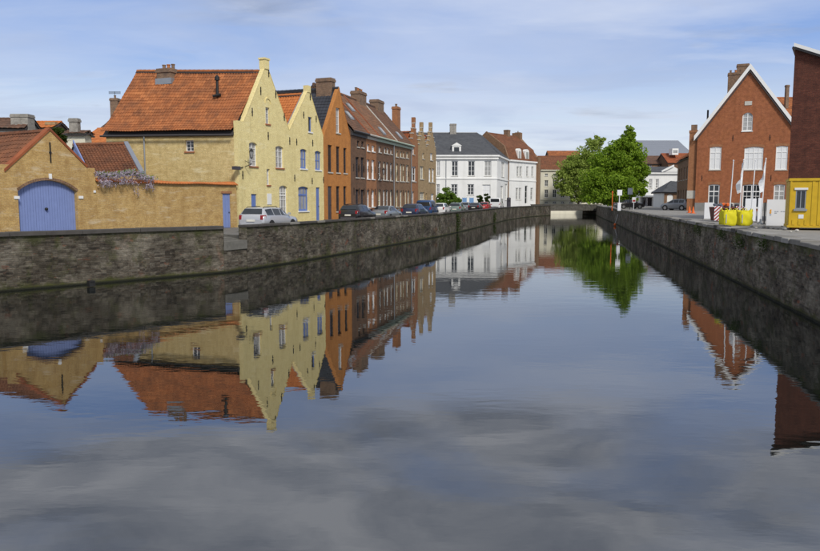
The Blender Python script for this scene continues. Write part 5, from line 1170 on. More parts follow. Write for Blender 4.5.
b = MB(); b.poly([fw_.p(sg0_, -.15, zw_ - .4), fw_.p(sg1_, -.15, zw_ - .4), fw_.p(sg1_, -.15, zw_), fw_.p((sg0_ + sg1_) / 2, -.15, zg1), fw_.p(sg0_, -.15, zw_)]); b.hexa([fw_.p(sg0_ - .2, -.5, zw_), fw_.p((sg0_ + sg1_) / 2, -.5, zg1), fw_.p((sg0_ + sg1_) / 2, .2, zg1), fw_.p(sg0_ - .2, .2, zw_)] + [fw_.p(sg0_ - .2, -.5, zw_ + .35), fw_.p((sg0_ + sg1_) / 2, -.5, zg1 + .35), fw_.p((sg0_ + sg1_) / 2, .2, zg1 + .35), fw_.p(sg0_ - .2, .2, zw_ + .35)]); b.build('pediment', m_white, wb_)
cn = MB(); cn.box(fw_, -.1, lw_, -.4, -.003, zw_ - .3, zw_); cn.build('cornice', m_white, wb_)
cn = MB(); zc2 = fw_.sz(648, 195.5)[1]; cn.box(fw_, -1.5, lw_ * .55, -3, -.01, zc2 - .3, zc2); cp2 = cn.build('canopy', m_zinc, wb_)
for k in range(4):
    p = MB(); x = -1.3 + k * (lw_ * .55 + 1.0) / 3; p.tube([fw_.p(x, -2.8, gR), fw_.p(x, -2.8, zc2 - .3)], .09, .09, 6); p.build('canopy_post', m_dkpaint, cp2)
zr_ = atY(655, 166.5, 157).z
roof(wb_, [(fw_.p(-.2, -.4, zw_), fw_.p(lw_, -.4, zw_), fw_.p(lw_, 5, zr_), fw_.p(1.5, 5, zr_)), (fw_.p(lw_, 10, zw_), fw_.p(-.2, 10, zw_), fw_.p(1.5, 5, zr_), fw_.p(lw_, 5, zr_))], m_greyslate, amp=0, tw=.5, th=.45)
b = MB(); b.poly([fw_.p(0, 0, gR), fw_.p(0, 10, gR), fw_.p(0, 10, zw_), fw_.p(0, 0, zw_)]); b.build('side_wall', m_white, wb_)
q = fw_.sz(647, 169.5, t=2); chimney(wb_, fw_, q[0] - .5, q[0] + .6, 1.4, 2.6, zw_ - .5, q[1] + .3, m_white, pots=0)
# distant roofs
pA = atY(628, 158, 235); hh, fr_ = simple_house('warehouse', 'long far building with broad grey roof above the right quay', (pA.x, 235), atY(694, 158, 235).x - pA.x, 30, atY(650, 156, 235).z, atY(650, 140.5, 250).z, 90, m_stone, m_lead, cat='building', gz=gR, tk=dict(tw=2.0, th=1.5, amp=0))
pA = atY(644, 168, 190); simple_house('house', 'brown roofed house below the far grey roof', (pA.x, 190), 9.2, 10, atY(650, 164, 190).z, atY(650, 156, 195).z, 90, m_brownb2, m_oldtile, gz=gR, ops_y=[(6, 8), (9.2, 10.8)])
pA = atY(668, 168, 185); hh, fr_ = simple_house('house', 'red roofed house with white dormer below the far grey roof', (pA.x, 185), 7.2, 10, atY(670, 163, 185).z, atY(670, 153.5, 190).z, 90, m_brownb, m_redtile, gz=gR)
q = atY(676, 147.5, 186); b = MB(); b.box(fr_, q.x - pA.x - .7, q.x - pA.x + .9, 1.6, 4, q.z - 1.8, q.z - .2); d_ = b.build('dormer', m_white, hh); b = MB(); b.box(fr_, q.x - pA.x - .45, q.x - pA.x + .65, 1.54, 1.62, q.z - 1.3, q.z - .6); b.build('pane', m_curt, d_)

pA = atY(775, 110, 120); hh, fr_ = simple_house('house', 'orange roofed house glimpsed between the red gable and the dark building', (pA.x, 120), 12, 10, atY(780, 116, 120).z, atY(780, 97.5, 125).z, 90, m_redb, m_orangetile, gz=gR)
q = atY(787.5, 85, 122); chimney(hh, fr_, q.x - pA.x - .25, q.x - pA.x + .25, 1.8, 2.3, q.z - 5, q.z, m_chim, pots=0)
# dark maroon brick building at the right edge
fd = Fr(23.9, 45.9, 121)
dk2 = thing('dark_brick_building', 'tall dark maroon brick building cut off by the right edge', 'building', (24, 45.9, gR))
zd0 = fd.sz(794, 46.5)[1]; sd_ = 12; zd1 = zd0 - 5.2
b = facade(fd, [[(0, gR), (sd_, gR), (sd_, zd1), (0, zd0)]], []); b.poly([fd.p(0, 0, gR), fd.p(0, 10, gR), fd.p(0, 10, zd0), fd.p(0, 0, zd0)]); b.poly([fd.p(0, 10, gR), fd.p(sd_, 10, gR), fd.p(sd_, 10, zd1), fd.p(0, 10, zd0)]); b.build('wall', m_darkred, dk2)
roof(dk2, [(fd.p(sd_ + .3, -.3, zd1 - .1), fd.p(sd_ + .3, 10.2, zd1 - .1), fd.p(-.06, 10.2, zd0 + .1), fd.p(-.06, -.3, zd0 + .1))], m_slate, amp=0, tw=.4, th=.4)
b = MB(); b.hexa([fd.p(-.06, -.36, zd0 - .05), fd.p(sd_ + .3, -.36, zd1 - .25), fd.p(sd_ + .3, -.28, zd1 - .25), fd.p(-.06, -.28, zd0 - .05), fd.p(-.06, -.36, zd0 + .16), fd.p(sd_ + .3, -.36, zd1 - .04), fd.p(sd_ + .3, -.28, zd1 - .04), fd.p(-.06, -.28, zd0 + .16)]); b.build('bargeboard', m_whitetrim, dk2)
# ------------------------------------------------------------------ trees and shrubs
def tree(name, label, base, blobs, nleaf, size, mat, trunk_r=.28, group=None, seed=1, shell=.55, cat='tree', lean=None):
    rnd = random.Random(seed); t = thing(name, label, cat, tuple(base), group)
    base = Vector(base); cs = [Vector(b_[0]) for b_ in blobs]; top = max(cs, key=lambda c: c.z); mid = sum(cs, Vector()) / len(cs)
    tr = MB(); fork = base.lerp(Vector((mid.x, mid.y, base.z + (mid.z - base.z) * .55)), .9)
    tr.tube([base, base.lerp(fork, .5) + Vector((.1, 0, 0)), fork], trunk_r, trunk_r * .7, 8)
    for c in cs:
        m_ = fork.lerp(c, .5) + Vector((rnd.uniform(-.3, .3), rnd.uniform(-.3, .3), .2)); tr.tube([fork - Vector((0, 0, .2)), m_, c], trunk_r * .45, trunk_r * .1, 5)
        for k in range(4): d = Vector((rnd.gauss(0, 1), rnd.gauss(0, 1), rnd.gauss(.3, .7))); tr.tube([m_.lerp(c, rnd.uniform(.3, .9)), c + d * .8], trunk_r * .14, trunk_r * .04, 4)
    tr.build('trunk', m_bark, t)
    lb = MB(); tot = sum((b_[1][0] * b_[1][1] * b_[1][2]) ** .75 for b_ in blobs)
    for c, r in blobs:
        n = int(nleaf * (r[0] * r[1] * r[2]) ** .75 / tot); nsub = max(10, n // 55)
        for k in range(nsub):     # small clumps through the volume so gaps and darker hollows stay
            d = Vector((rnd.gauss(0, 1), rnd.gauss(0, 1), rnd.gauss(0, 1))).normalized() * (rnd.random() ** .5) * .95
            sc_ = Vector((c[0] + d.x * r[0], c[1] + d.y * r[1], c[2] + d.z * r[2])); rs = min(r) * rnd.uniform(.22, .5)
            leaves(lb, blob_pts(sc_, (rs * 1.15, rs * 1.15, rs * .75), max(8, n // nsub), rnd, shell), size, rnd, asp=.65)
    lb.build('crown', mat, t)
    return t
def bl(px, py, Y, rx, rz, ry=None):
    p = atY(px, py, Y); k = Y / FPX; return (tuple(p), (rx * k, (ry or rx) * k, rz * k))
TY = 121
tree('broadleaf_tree', 'large bright green tree leaning over the water beside the right quay', (35.2, TY, QZ), [
    bl(630, 131, TY, 5, 7), bl(629, 138, TY, 7, 8), bl(624, 144, TY, 10, 9), bl(632, 156, TY, 12, 12), bl(614, 152, TY, 11, 10), bl(601, 165, TY, 12, 12), bl(618, 168, TY, 20, 15), bl(639, 172, TY, 10, 9),
    bl(597, 180, TY - 1, 15, 13), bl(618, 186, TY - 2, 19, 14), bl(634, 184, TY + 1, 12, 12), bl(603, 196, TY - 2, 17, 10), bl(620, 199, TY - 1, 16, 8), bl(588, 192, TY, 8, 11), bl(641, 192, TY, 5, 5), bl(634, 146, TY, 8, 8)], 46000, .36, m_leaf, .35, seed=4)
TZ = 189.5
tree('broadleaf_tree', 'paler olive tree behind the big green one, near the bridge', (atY(578, 207, TZ).x, TZ, 1.9), [
    bl(594, 146, TZ, 9, 9), bl(584, 158, TZ, 13, 10), bl(572, 166, TZ, 12, 9), bl(563, 176, TZ, 9, 9), bl(578, 176, TZ, 14, 12), bl(592, 168, TZ, 12, 12), bl(570, 188, TZ, 13, 9), bl(588, 188, TZ, 12, 12), bl(559, 186, TZ, 5, 6), bl(600, 140, TZ, 6, 6), bl(580, 197, TZ, 10, 6)], 22000, .5, m_leaf2, .3, seed=9, shell=.4)
sh = lambda px, py, Y, rx, rz: bl(px, py, Y, rx, rz)
yS = 134
tree('shrub', 'bushy green shrub in front of the white mansion', (atY(445, 205, yS).x, yS, SZ), [sh(440, 198, yS, 5, 7), sh(447, 195, yS, 5.5, 7.5), sh(453, 199, yS, 5.5, 6), sh(444, 202, yS, 7, 5), sh(458, 202, yS, 4, 4)], 6000, .3, m_leaf3, .1, seed=12, cat='shrub')
for k, (px, lab) in enumerate(((480, 'small clipped dark shrub by the mansion, left of two'), (487, 'small clipped dark shrub by the mansion, nearer the white van'))):
    tree('clipped_shrub', lab, (atY(px, 205, 150).x, 150, SZ), [sh(px, 197.5, 150, 2.6, 4), sh(px, 202, 150, 3, 3)], 900, .4, m_leaf4, .08, 'clipped shrubs by the mansion', 20 + k, cat='shrub')
tree('tree', 'leafy treetop peeping between the gate roof and chimney', (atY(59, 140, 58).x, 58, SZ), [bl(58, 133, 58, 4.5, 4.5), bl(62, 139, 58, 4.5, 5)], 1400, .3, m_leaf4, .1, seed=31)
# weeds hanging from the quay walls
def weed(label, px, py, w_, h_, line_z, seed, n=500):
    rnd = random.Random(seed); p = atZ(px, line_z, 0.0); t = thing('weed', label, 'plant', (p.x, p.y, .2)); b = MB(); pts = []
    k = p.y / FPX
    for _ in range(n):
        f = rnd.random(); pts.append(Vector((p.x + rnd.gauss(0, w_ * k * .4), p.y - .1 + rnd.gauss(0, .12) - .2 * rnd.random(), .15 + h_ * k * f)))
    leaves(b, pts, .16, rnd, asp=.5); b.build('foliage', m_leaf4, t)
    s_ = MB(); s_.tube([Vector((p.x, p.y + .1, .15)), Vector((p.x, p.y - .1, .15 + h_ * k))], .03, .01, 4); s_.build('stem', m_bark, t)
weed('dark green weeds growing down the left quay wall below the parked cars', 456.8, 215, 4.5, 17, 232.5, 3)
weed('small tuft of weeds on the far left quay wall near the white van', 494.5, 205, 2.0, 10, 223.5, 4, 250)
def tuft(label, s_, line, side, z, size, n, seed, group):
    rnd = random.Random(seed); acc = 0
    for a, c in zip(line[1:], line[2:]):
        a = Vector(a); c = Vector(c); d = (c - a).length
        if acc + d > s_:
            p = a.lerp(c, (s_ - acc) / d); tdir = (c - a) / d; nn = Vector((-tdir.y, tdir.x)) * side; break
        acc += d
    q = Vector((p.x - nn.x * .05, p.y - nn.y * .05, z)); t = thing('moss_tuft', label, 'plant', tuple(q), group); b = MB()
    pts = [q + Vector((tdir.x * rnd.gauss(0, size * .6), tdir.y * rnd.gauss(0, size * .6), rnd.gauss(0, size * .35))) - Vector((nn.x, nn.y, 0)) * rnd.uniform(0, .08) for _ in range(n)]
    leaves(b, pts, .07, rnd, asp=.5); b.build('foliage', m_leaf4, t)
for k, (s_, z, sz, n, lab) in enumerate(((5.2, 1.92, .38, 220, 'moss hanging from the right quay edge, nearest the camera'), (9.0, 1.8, .5, 330, 'broad dark moss patch on the right quay wall below the cabin'), (13.0, 1.95, .4, 220, 'moss tuft on the right quay wall below the bags'), (19.5, 1.9, .45, 220, 'moss tuft on the right quay wall, left of the striped skip'))):
    tuft(lab, s_, WRs, -1, z, sz, n, 40 + k, 'moss tufts on the right quay wall')

# ------------------------------------------------------------------ cars
def paintmat(name, col, metal=0.3):
    m, nt_, b, o = newmat(name); b.inputs['Base Color'].default_value = col + (1,); b.inputs['Metallic'].default_value = metal; b.inputs['Roughness'].default_value = .32
    b.inputs['Coat Weight'].default_value = .6; b.inputs['Coat Roughness'].default_value = .06
    return m
# station: x, sill, half width, belt, top, half width at top
ST = dict(
 estate=([(-2.2, .42, .70, .66, .72, .66), (-2.17, .30, .81, .80, .90, .72), (-2.10, .25, .855, .93, 1.0, .74), (-1.82, .22, .865, .94, 1.39, .60), (-1.0, .2, .87, .93, 1.45, .62), (.15, .2, .87, .91, 1.42, .62), (.95, .2, .87, .90, .97, .76), (1.75, .22, .855, .80, .86, .72), (2.08, .27, .80, .66, .72, .66), (2.2, .36, .68, .52, .56, .58)],
         [(-1.72, -.98), (-.90, -.12), (-.04, .72)], (3, 2), (5, 6), 1.30),
 suv=([(-2.2, .5, .74, .80, .86, .70), (-2.16, .38, .85, .95, 1.05, .76), (-2.08, .32, .89, 1.05, 1.15, .76), (-1.78, .30, .90, 1.05, 1.54, .64), (-1.0, .28, .905, 1.04, 1.62, .66), (.15, .28, .905, 1.02, 1.58, .66), (.95, .28, .90, 1.0, 1.07, .80), (1.8, .3, .89, .92, .99, .74), (2.1, .36, .84, .76, .84, .70), (2.22, .46, .72, .62, .66, .62)],
      [(-1.70, -.95), (-.87, -.08), (.0, .72)], (3, 2), (5, 6), 1.35),
 sedan=([(-2.2, .42, .68, .70, .76, .64), (-2.16, .30, .80, .84, .92, .70), (-1.95, .24, .855, .92, .99, .74), (-1.45, .22, .865, .94, 1.03, .74), (-.85, .2, .87, .93, 1.38, .60), (.1, .2, .87, .91, 1.40, .61), (.92, .2, .87, .90, .97, .76), (1.75, .22, .855, .80, .86, .72), (2.08, .27, .80, .66, .72, .66), (2.2, .36, .68, .52, .56, .58)],
        [(-1.25, -.86), (-.78, -.06), (.02, .70)], (4, 3), (5, 6), 1.30),
 hatch=([(-1.9, .42, .70, .66, .72, .66), (-1.87, .30, .79, .80, .90, .72), (-1.80, .25, .82, .93, 1.0, .72), (-1.48, .22, .83, .94, 1.40, .58), (-.8, .2, .83, .93, 1.47, .60), (.15, .2, .83, .92, 1.43, .60), (.95, .2, .83, .91, .98, .72), (1.55, .22, .81, .82, .88, .70), (1.82, .27, .77, .68, .74, .64), (1.92, .36, .66, .54, .58, .56)],
        [(-1.38, -.72), (-.64, .02), (.1, .74)], (3, 2), (5, 6), 1.18),
 van=([(-2.3, .45, .80, .80, .86, .78), (-2.28, .32, .92, 1.1, 1.3, .86), (-2.26, .28, .95, 1.1, 2.05, .82), (-2.1, .26, .96, 1.1, 2.18, .82), (-1.0, .25, .96, 1.1, 2.2, .82), (.7, .25, .96, 1.1, 2.14, .80), (1.45, .25, .95, 1.08, 1.2, .84), (1.95, .28, .93, .95, 1.04, .80), (2.2, .33, .88, .74, .82, .74), (2.3, .42, .76, .6, .64, .66)],
      [(.0, .75), (.82, 1.25)], (2, 1), (5, 6), 1.45),
 minivan=([(-2.0, .45, .76, .74, .8, .72), (-1.97, .32, .86, .95, 1.1, .78), (-1.92, .28, .88, 1.0, 1.62, .72), (-1.75, .26, .89, 1.0, 1.76, .70), (-.8, .25, .89, 1.0, 1.80, .70), (.35, .25, .89, .98, 1.76, .69), (1.05, .25, .88, .96, 1.06, .78), (1.6, .28, .86, .86, .94, .74), (1.88, .33, .80, .70, .78, .68), (2.0, .42, .70, .56, .6, .6)],
      [(-1.6, -.75), (-.62, .22), (.32, .86)], (2, 1), (5, 6), 1.25))
def make_car(label, kind, paint, loc, ang, scale=1.0, group='cars parked along the left quay', red_plate=False, cat='car', nm='parked_car'):
    stn, wins, rg, fg_, wb2 = ST[kind]; a = R(ang); root = thing(nm, label, cat, loc, group)
    fx = Vector((math.sin(a), math.cos(a), 0)); fy = Vector((-fx.y, fx.x, 0)); L0 = Vector(loc)
    W = lambda x, y, z: L0 + (fx * x + fy * y) * scale + Vector((0, 0, z * scale))
    def sec(st):
        x, zb, w_, zl, zt, wt = st
        return [(0, zb), (w_ * .9, zb), (w_, zb + .10), (w_ * 1.005, (zb + zl) / 2 + .05), (w_ * .985, zl), (wt + (w_ * .985 - wt) * .08, zt - .055), (wt * .9, zt - .012), (0, zt)]
    def at(x):
        for p, q in zip(stn, stn[1:]):
            if p[0] <= x <= q[0]:
                k = (x - p[0]) / (q[0] - p[0]); return tuple(p[i] + (q[i] - p[i]) * k for i in range(6))
        return stn[-1]
    b = MB(); secs = []
    xs_ = []
    for p, q in zip(stn, stn[1:]):
        n = max(1, int((q[0] - p[0]) / .3)); xs_ += [p[0] + (q[0] - p[0]) * i / n for i in range(n)]
    xs_.append(stn[-1][0])
    for x in xs_:
        s_ = sec(at(x)); secs.append([W(x, -y, z) for y, z in s_[::-1]][:-1] + [W(x, y, z) for y, z in s_])
    for A_, B_ in zip(secs, secs[1:]):
        for i in range(len(A_) - 1): b.poly([A_[i], B_[i], B_[i + 1], A_[i + 1]], None, 0, True)
    b.poly(secs[0]); b.poly(secs[-1][::-1])
    body = b.build('body', paint, root, weld=True)
    for (x0, x1) in wins:
        for sg in (-1, 1):
            gw = MB(); n = 5; row = []
            for i in range(n + 1):
                x = x0 + (x1 - x0) * i / n; s_ = sec(at(x)); p, q = s_[4], s_[5]
                row.append([W(x, sg * (p[0] + (q[0] - p[0]) * f + .008), p[1] + (q[1] - p[1]) * f) for f in (.10, .92)])
            for A_, B_ in zip(row, row[1:]): gw.poly([A_[0], B_[0], B_[1], A_[1]])
            gw.build('side_window', m_carglass, root)
    for (ia, ib), nm_ in ((rg, 'rear_window'), (fg_, 'windscreen')):
        pa, pb = stn[ia], stn[ib]; n_ = 1 if pb[0] > pa[0] else -1
        def gp(k, sg):
            x = pa[0] + (pb[0] - pa[0]) * k; s_ = at(x); y = s_[5] * .93 - .0; z = s_[4]
            return W(x + n_ * .02, sg * y, z - .012 + .02)
        k1 = .92 if nm_ == 'windscreen' else .86
        gw = MB(); gw.poly([gp(.1, 1), gp(.1, -1), gp(k1, -1), gp(k1, 1)]); gw.build(nm_, m_carglass, root)
    xr = stn[0][0]; xf = stn[-1][0]; rz = stn[2][3]
    for sg in (-1, 1):
        tl = MB(); s2 = at(xr + .06); zt0, zt1 = (rz - .20, rz + .06) if kind not in ('van',) else (.9, 1.3)
        tl.hexa([W(xr + .0, sg * (s2[2] * .74), zt0), W(xr + .0, sg * (s2[2] * .93), zt0), W(xr + .28, sg * (s2[2] * 1.035), zt0), W(xr + .28, sg * (s2[2] * .74), zt0), W(xr + .03, sg * (s2[2] * .74), zt1), W(xr + .03, sg * (s2[2] * .93), zt1), W(xr + .28, sg * (s2[2] * 1.035), zt1), W(xr + .28, sg * (s2[2] * .74), zt1)]); tl.build('tail_light', m_tail, root)
        hl = MB(); hl.hexa([W(xf - .02, sg * .38, .56), W(xf - .03, sg * .62, .56), W(xf - .28, sg * .76, .58), W(xf - .28, sg * .4, .58), W(xf - .06, sg * .38, .68), W(xf - .08, sg * .62, .68), W(xf - .3, sg * .74, .74), W(xf - .3, sg * .4, .74)]); hl.build('headlight', m_head, root)
        mr = MB(); x = stn[6][0] - .22; zm = stn[6][3] + .06; mr.hexa([W(x - .06, sg * .86, zm), W(x + .1, sg * .86, zm), W(x + .06, sg * 1.03, zm + .02), W(x - .05, sg * 1.03, zm + .02), W(x - .06, sg * .86, zm + .14), W(x + .06, sg * .86, zm + .14), W(x + .02, sg * 1.03, zm + .14), W(x - .05, sg * 1.03, zm + .14)]); mr.build('mirror', paint, root)
        for xw in (-wb2, wb2):
            wd_ = at(xw)[2]; r_ = .32
            def disc(mb, r0, r1, y0, y1, n=18):
                for k in range(n):
                    a0, a1 = 2 * math.pi * k / n, 2 * math.pi * (k + 1) / n
                    f = lambda ang_, rr, yy: W(xw + rr * math.cos(ang_), sg * yy, r_ + rr * math.sin(ang_))
                    mb.poly([f(a0, r0, y0), f(a1, r0, y0), f(a1, r1, y1), f(a0, r1, y1)], None, 0, True)
            ar = MB(); disc(ar, .0, .385, wd_ + .012, wd_ + .012); ar.build('wheel_arch', m_rubber, root)
            ty = MB(); disc(ty, .20, .29, wd_ + .02, wd_ + .03); disc(ty, .29, .32, wd_ + .03, wd_ + .0); disc(ty, .32, .32, wd_, wd_ - .2); disc(ty, .32, .05, wd_ - .2, wd_ - .2); wh = ty.build('wheel', m_rubber, root)
            rm = MB(); disc(rm, .04, .205, wd_ + .028, wd_ + .022, 10); disc(rm, .0, .05, wd_ + .035, wd_ + .03, 8); rm.build('rim', m_rim, wh)
    pt = MB(); zq = (stn[1][1] + .30) if kind != 'estate' else .62; pt.hexa([W(xr - .045, -.26, zq), W(xr - .045, .26, zq), W(xr + .02, .26, zq), W(xr + .02, -.26, zq), W(xr - .045, -.26, zq + .12), W(xr - .045, .26, zq + .12), W(xr + .02, .26, zq + .12), W(xr + .02, -.26, zq + .12)]); pt.build('number_plate', m_plate, root)
    bp = MB(); zb_ = stn[1][1] + .05; bp.hexa([W(xr - .04, -.62, zb_), W(xr - .04, .62, zb_), W(xr + .25, stn[2][2] + .015, zb_), W(xr + .25, -stn[2][2] - .015, zb_), W(xr - .04, -.62, zb_ + .16), W(xr - .04, .62, zb_ + .16), W(xr + .25, stn[2][2] + .015, zb_ + .16), W(xr + .25, -stn[2][2] - .015, zb_ + .16)]); bp.build('bumper', m_dkpaint if kind in ('suv', 'van', 'minivan') else paint, root)
    if kind in ('estate', 'suv'):
        for sg in (-1, 1):
            rl_ = MB(); rl_.tube([W(-1.75, sg * .55, at(-1.75)[4] - .03), W(-1.6, sg * .55, at(-1.6)[4] + .05), W(-.2, sg * .55, at(-.2)[4] + .05), W(.0, sg * .55, at(0)[4] - .03)], .02, .02, 5); rl_.build('roof_rail', m_iron, root)
    return root
P_silver = paintmat('silver_car_paint', (.50, .51, .53)); P_black = paintmat('black_car_paint', (.012, .012, .014), 0); P_grey = paintmat('grey_car_paint', (.22, .24, .26)); P_navy = paintmat('navy_car_paint', (.03, .045, .10)); P_blue = paintmat('blue_van_paint', (.02, .06, .16), .1); P_white = paintmat('white_car_paint', (.72, .72, .71), 0); P_green = paintmat('greenish_car_paint', (.20, .26, .24)); P_red = paintmat('red_car_paint', (.35, .03, .03), 0)
def street_pos(px, off, py=210):
    ln = inset(WLs, off); r = ray(px, py); best = None
    for a, c in zip(ln, ln[1:]):
        a = Vector(a); c = Vector(c); d = c - a; D = d.x * (-r[1]) + r[0] * d.y
        if abs(D) < 1e-9: continue
        k = (-(a.x) * (-r[1]) - r[0] * a.y * 1.0) / D if False else None
        # a + d*k = (r0,r1)*t  ->  (a.x + d.x k)*r1 = (a.y + d.y k)*r0
        den = d.x * r[1] - d.y * r[0]
        if abs(den) < 1e-9: continue
        k = (a.y * r[0] - a.x * r[1]) / den
        if 0 <= k <= 1 and (a + d * k).y > 0: best = (a + d * k, math.degrees(math.atan2(d.x, d.y)))
    return best
cars = [
 (269.5, 2.1, 'estate', P_silver, 'silver estate car parked before the big yellow house', .98),
 (358, 2.2, 'suv', P_black, 'black off road car parked beyond the silver estate', .92),
 (386.5, 2.2, 'sedan', P_grey, 'grey saloon parked right behind the black car', .95),
 (415, 1.9, 'hatch', P_navy, 'dark navy hatchback parked before the blue van', 1.0),
 (427.5, 2.9, 'minivan', P_blue, 'dark blue high roofed van below the tan gables', 1.0),
 (441, 2.6, 'hatch', P_white, 'small white car parked past the blue van', 1.0),
 (457, 2.2, 'hatch', P_green, 'grey green hatchback parked in front of the shrub', 1.0),
 (466, 4.0, 'hatch', P_grey, 'pale grey hatchback half hidden beside the shrub', 1.0),
 (475.5, 2.6, 'sedan', P_black, 'black saloon before the mansion', 1.0),
 (485, 2.6, 'hatch', P_red, 'red car before the mansion, next to the white van', 1.0),
 (497, 3.2, 'van', P_white, 'white van parked at the corner of the mansion', 1.0)]
for px, off, kd, pt, lab, sc_ in cars:
    p, an_ = street_pos(px, off); make_car(lab, kd, pt, (p.x, p.y, SZ + .002), an_, sc_, cat='van' if 'van' in kd else 'car')
p = atZ(676.5, 210.3, QZ); make_car('silver grey car parked beside the red gable', 'hatch', P_grey, (p.x, p.y, QZ + .002), -40, 1.0, group='cars on the right quay')
p = atZ(629, 208.8, QZ); make_car('dark car parked under the big tree on the right quay', 'sedan', P_black, (p.x, p.y, QZ + .002), 80, 1.0, group='cars on the right quay')

# ------------------------------------------------------------------ street furniture, left
def lantern(house_fr, px, py, label, out=.9, sz=1.0):
    s_, z_ = house_fr.sz(px, py, t=-out * .6); base = house_fr.p(s_, -.02, z_ - .9); t = thing('wall_lantern', label, 'lamp', tuple(base), 'wall lanterns on the left bank'); c = house_fr.p(s_, -out * .6, z_)
    b = MB(); b.tube([house_fr.p(s_, -.02, z_ - .9), house_fr.p(s_, -out * .6, z_ - .75), c + Vector((0, 0, -.35))], .03, .03, 5); b.tube([house_fr.p(s_, -.02, z_ - .5), house_fr.p(s_, -out * .6, z_ - .72)], .02, .02, 5); b.build('bracket', m_iron, t)
    q_ = .62
    b = MB(); b.lathe(c, [(.05 * q_, -.36), (.12 * q_, -.33), (.14 * q_, -.30)], 6); b.lathe(c, [(.24 * q_, .10), (.20 * q_, .17), (.08 * q_, .25), (.03 * q_, .33)], 6)
    for k in range(6): a = 2 * math.pi * k / 6; b.tube([c + Vector((.13 * q_ * math.cos(a), .13 * q_ * math.sin(a), -.30)), c + Vector((.21 * q_ * math.cos(a), .21 * q_ * math.sin(a), .1))], .012, .012, 4)
    b.build('cage', m_iron, t); b = MB(); b.lathe(c, [(.12 * q_, -.29), (.19 * q_, .09)], 6); b.build('glass', m_curt, t)
lantern(f1, 251.3, 153, 'black wall lantern at the corner of the yellow house'); lantern(fR, 383.5, 171, 'black wall lantern on the brown row houses')
q = f1.sz(241.5, 168.5); b = MB(); c = f1.p(-.05, -.35, q[1]); t = thing('camera_box', 'small dark box on a bracket at the yellow house corner', 'box', tuple(f1.p(0, 0, q[1])))
b.box(f1, -.65, -.1, -.25, .05, q[1] - .11, q[1] + .11); b.build('housing', m_dkpaint, t); b = MB(); b.tube([f1.p(-.1, -.1, q[1]), f1.p(.5, -.04, q[1] + .1)], .03, .03, 5); b.build('bracket', m_iron, t)
# dark bin and blue panels in front of the mansion
p = atY(508.7, 206, 152); t = thing('waste_bin', 'dark green post box like bin by the white corner', 'bin', (p.x, p.y, SZ)); b = MB(); b.lathe((p.x, p.y, SZ), [(.35, 0), (.35, .15), (.42, .2), (.42, 2.0), (.45, 2.02), (.40, 2.2), (.1, 2.3)], 10); b.build('body', m_dkpaint, t); b = MB(); b.box(None, p.x - .25, p.x + .25, p.y - .46, p.y - .40, SZ + 1.5, SZ + 1.65); b.build('slot', m_iron, t)
for k, (px, lab) in enumerate(((464.5, 'blue panel standing by the mansion, left one'), (471.5, 'blue panel standing by the mansion, right one'))):
    p = atY(px, 203, 150); t = thing('blue_panel', lab, 'panel', (p.x, p.y, SZ), 'blue panels by the mansion'); b = MB(); b.box(None, p.x - .45, p.x + .45, p.y - .05, p.y + .05, SZ + .3, SZ + 2.2); b.build('board', plain('pale_blue_paint%d' % k, (.16, .30, .52), .5), t)
    for sx in (-.4, .4): b = MB(); b.tube([(p.x + sx, p.y + .1, SZ), (p.x + sx, p.y + .1, SZ + 2.3)], .04, .04, 5); b.build('post', m_zinc, t)

# ------------------------------------------------------------------ building site on the right quay
m_ycab = plain('yellow_cabin_paint', (.58, .375, .014), .55, var=.3, vs=2.5)
m_ybag = plain('yellow_bag_fabric', (.66, .60, .015), .75, var=.12, vs=5)
m_panel = plain('white_panel', (.74, .75, .77), .5, var=.04)
m_red = plain('red_paint', (.34, .03, .025), .5, var=.15); m_rust = plain('rusty_red_steel', (.13, .035, .025), .7, var=.3, vs=5)
m_orgm = plain('orange_plastic', (.70, .14, .02), .5); m_tarp = plain('grey_tarp', (.12, .14, .18), .7, var=.4, vs=3); m_mark = plain('grey_print', (.38, .41, .46), .6); m_org2 = plain('orange_print', (.70, .33, .05), .6)
fy = Fr(atZ(787.5, 230, QZ).x, atZ(787.5, 230, QZ).y, 114)
cbn = thing('site_cabin', 'yellow metal site cabin with a window at the right edge', 'cabin', tuple(fy.p(0, 0, QZ)))
zc0 = QZ + .12; zc1 = fy.sz(787, 181)[1]; Lc = 3.6
ocb = [fy.rect(795.5, 806, 190, 209)]
b = facade(fy, [[(0, zc0), (Lc, zc0), (Lc, zc1), (0, zc1)]], ocb, reveal=.1); b.poly([fy.p(0, 0, zc0), fy.p(0, 2.4, zc0), fy.p(0, 2.4, zc1), fy.p(0, 0, zc1)]); b.poly([fy.p(Lc, 0, zc0), fy.p(Lc, 2.4, zc0), fy.p(Lc, 2.4, zc1), fy.p(Lc, 0, zc1)]); b.poly([fy.p(0, 2.4, zc0), fy.p(Lc, 2.4, zc0), fy.p(Lc, 2.4, zc1), fy.p(0, 2.4, zc1)]); b.build('shell', m_ycab, cbn)
window(cbn, fy, ocb[0], nv=1, nh=0, rec=.06, fw=.045, frame=m_zinc, sill=m_zinc)
b = MB(); o = ocb[0]; b.box(fy, o[0] - .06, o[1] + .06, -.05, -.003, o[3] + .01, o[3] + .10); b.build('shutter_box', m_panel, cbn)
b = MB(); b.box(fy, -.04, Lc + .04, -.05, 2.45, zc1 + .002, zc1 + .12); b.build('roof_rim', m_ycab, cbn); b = MB(); b.box(fy, -.03, Lc, -.04, 2.44, zc0 - .002, zc0 + .1); b.build('base_rim', m_ycab, cbn)
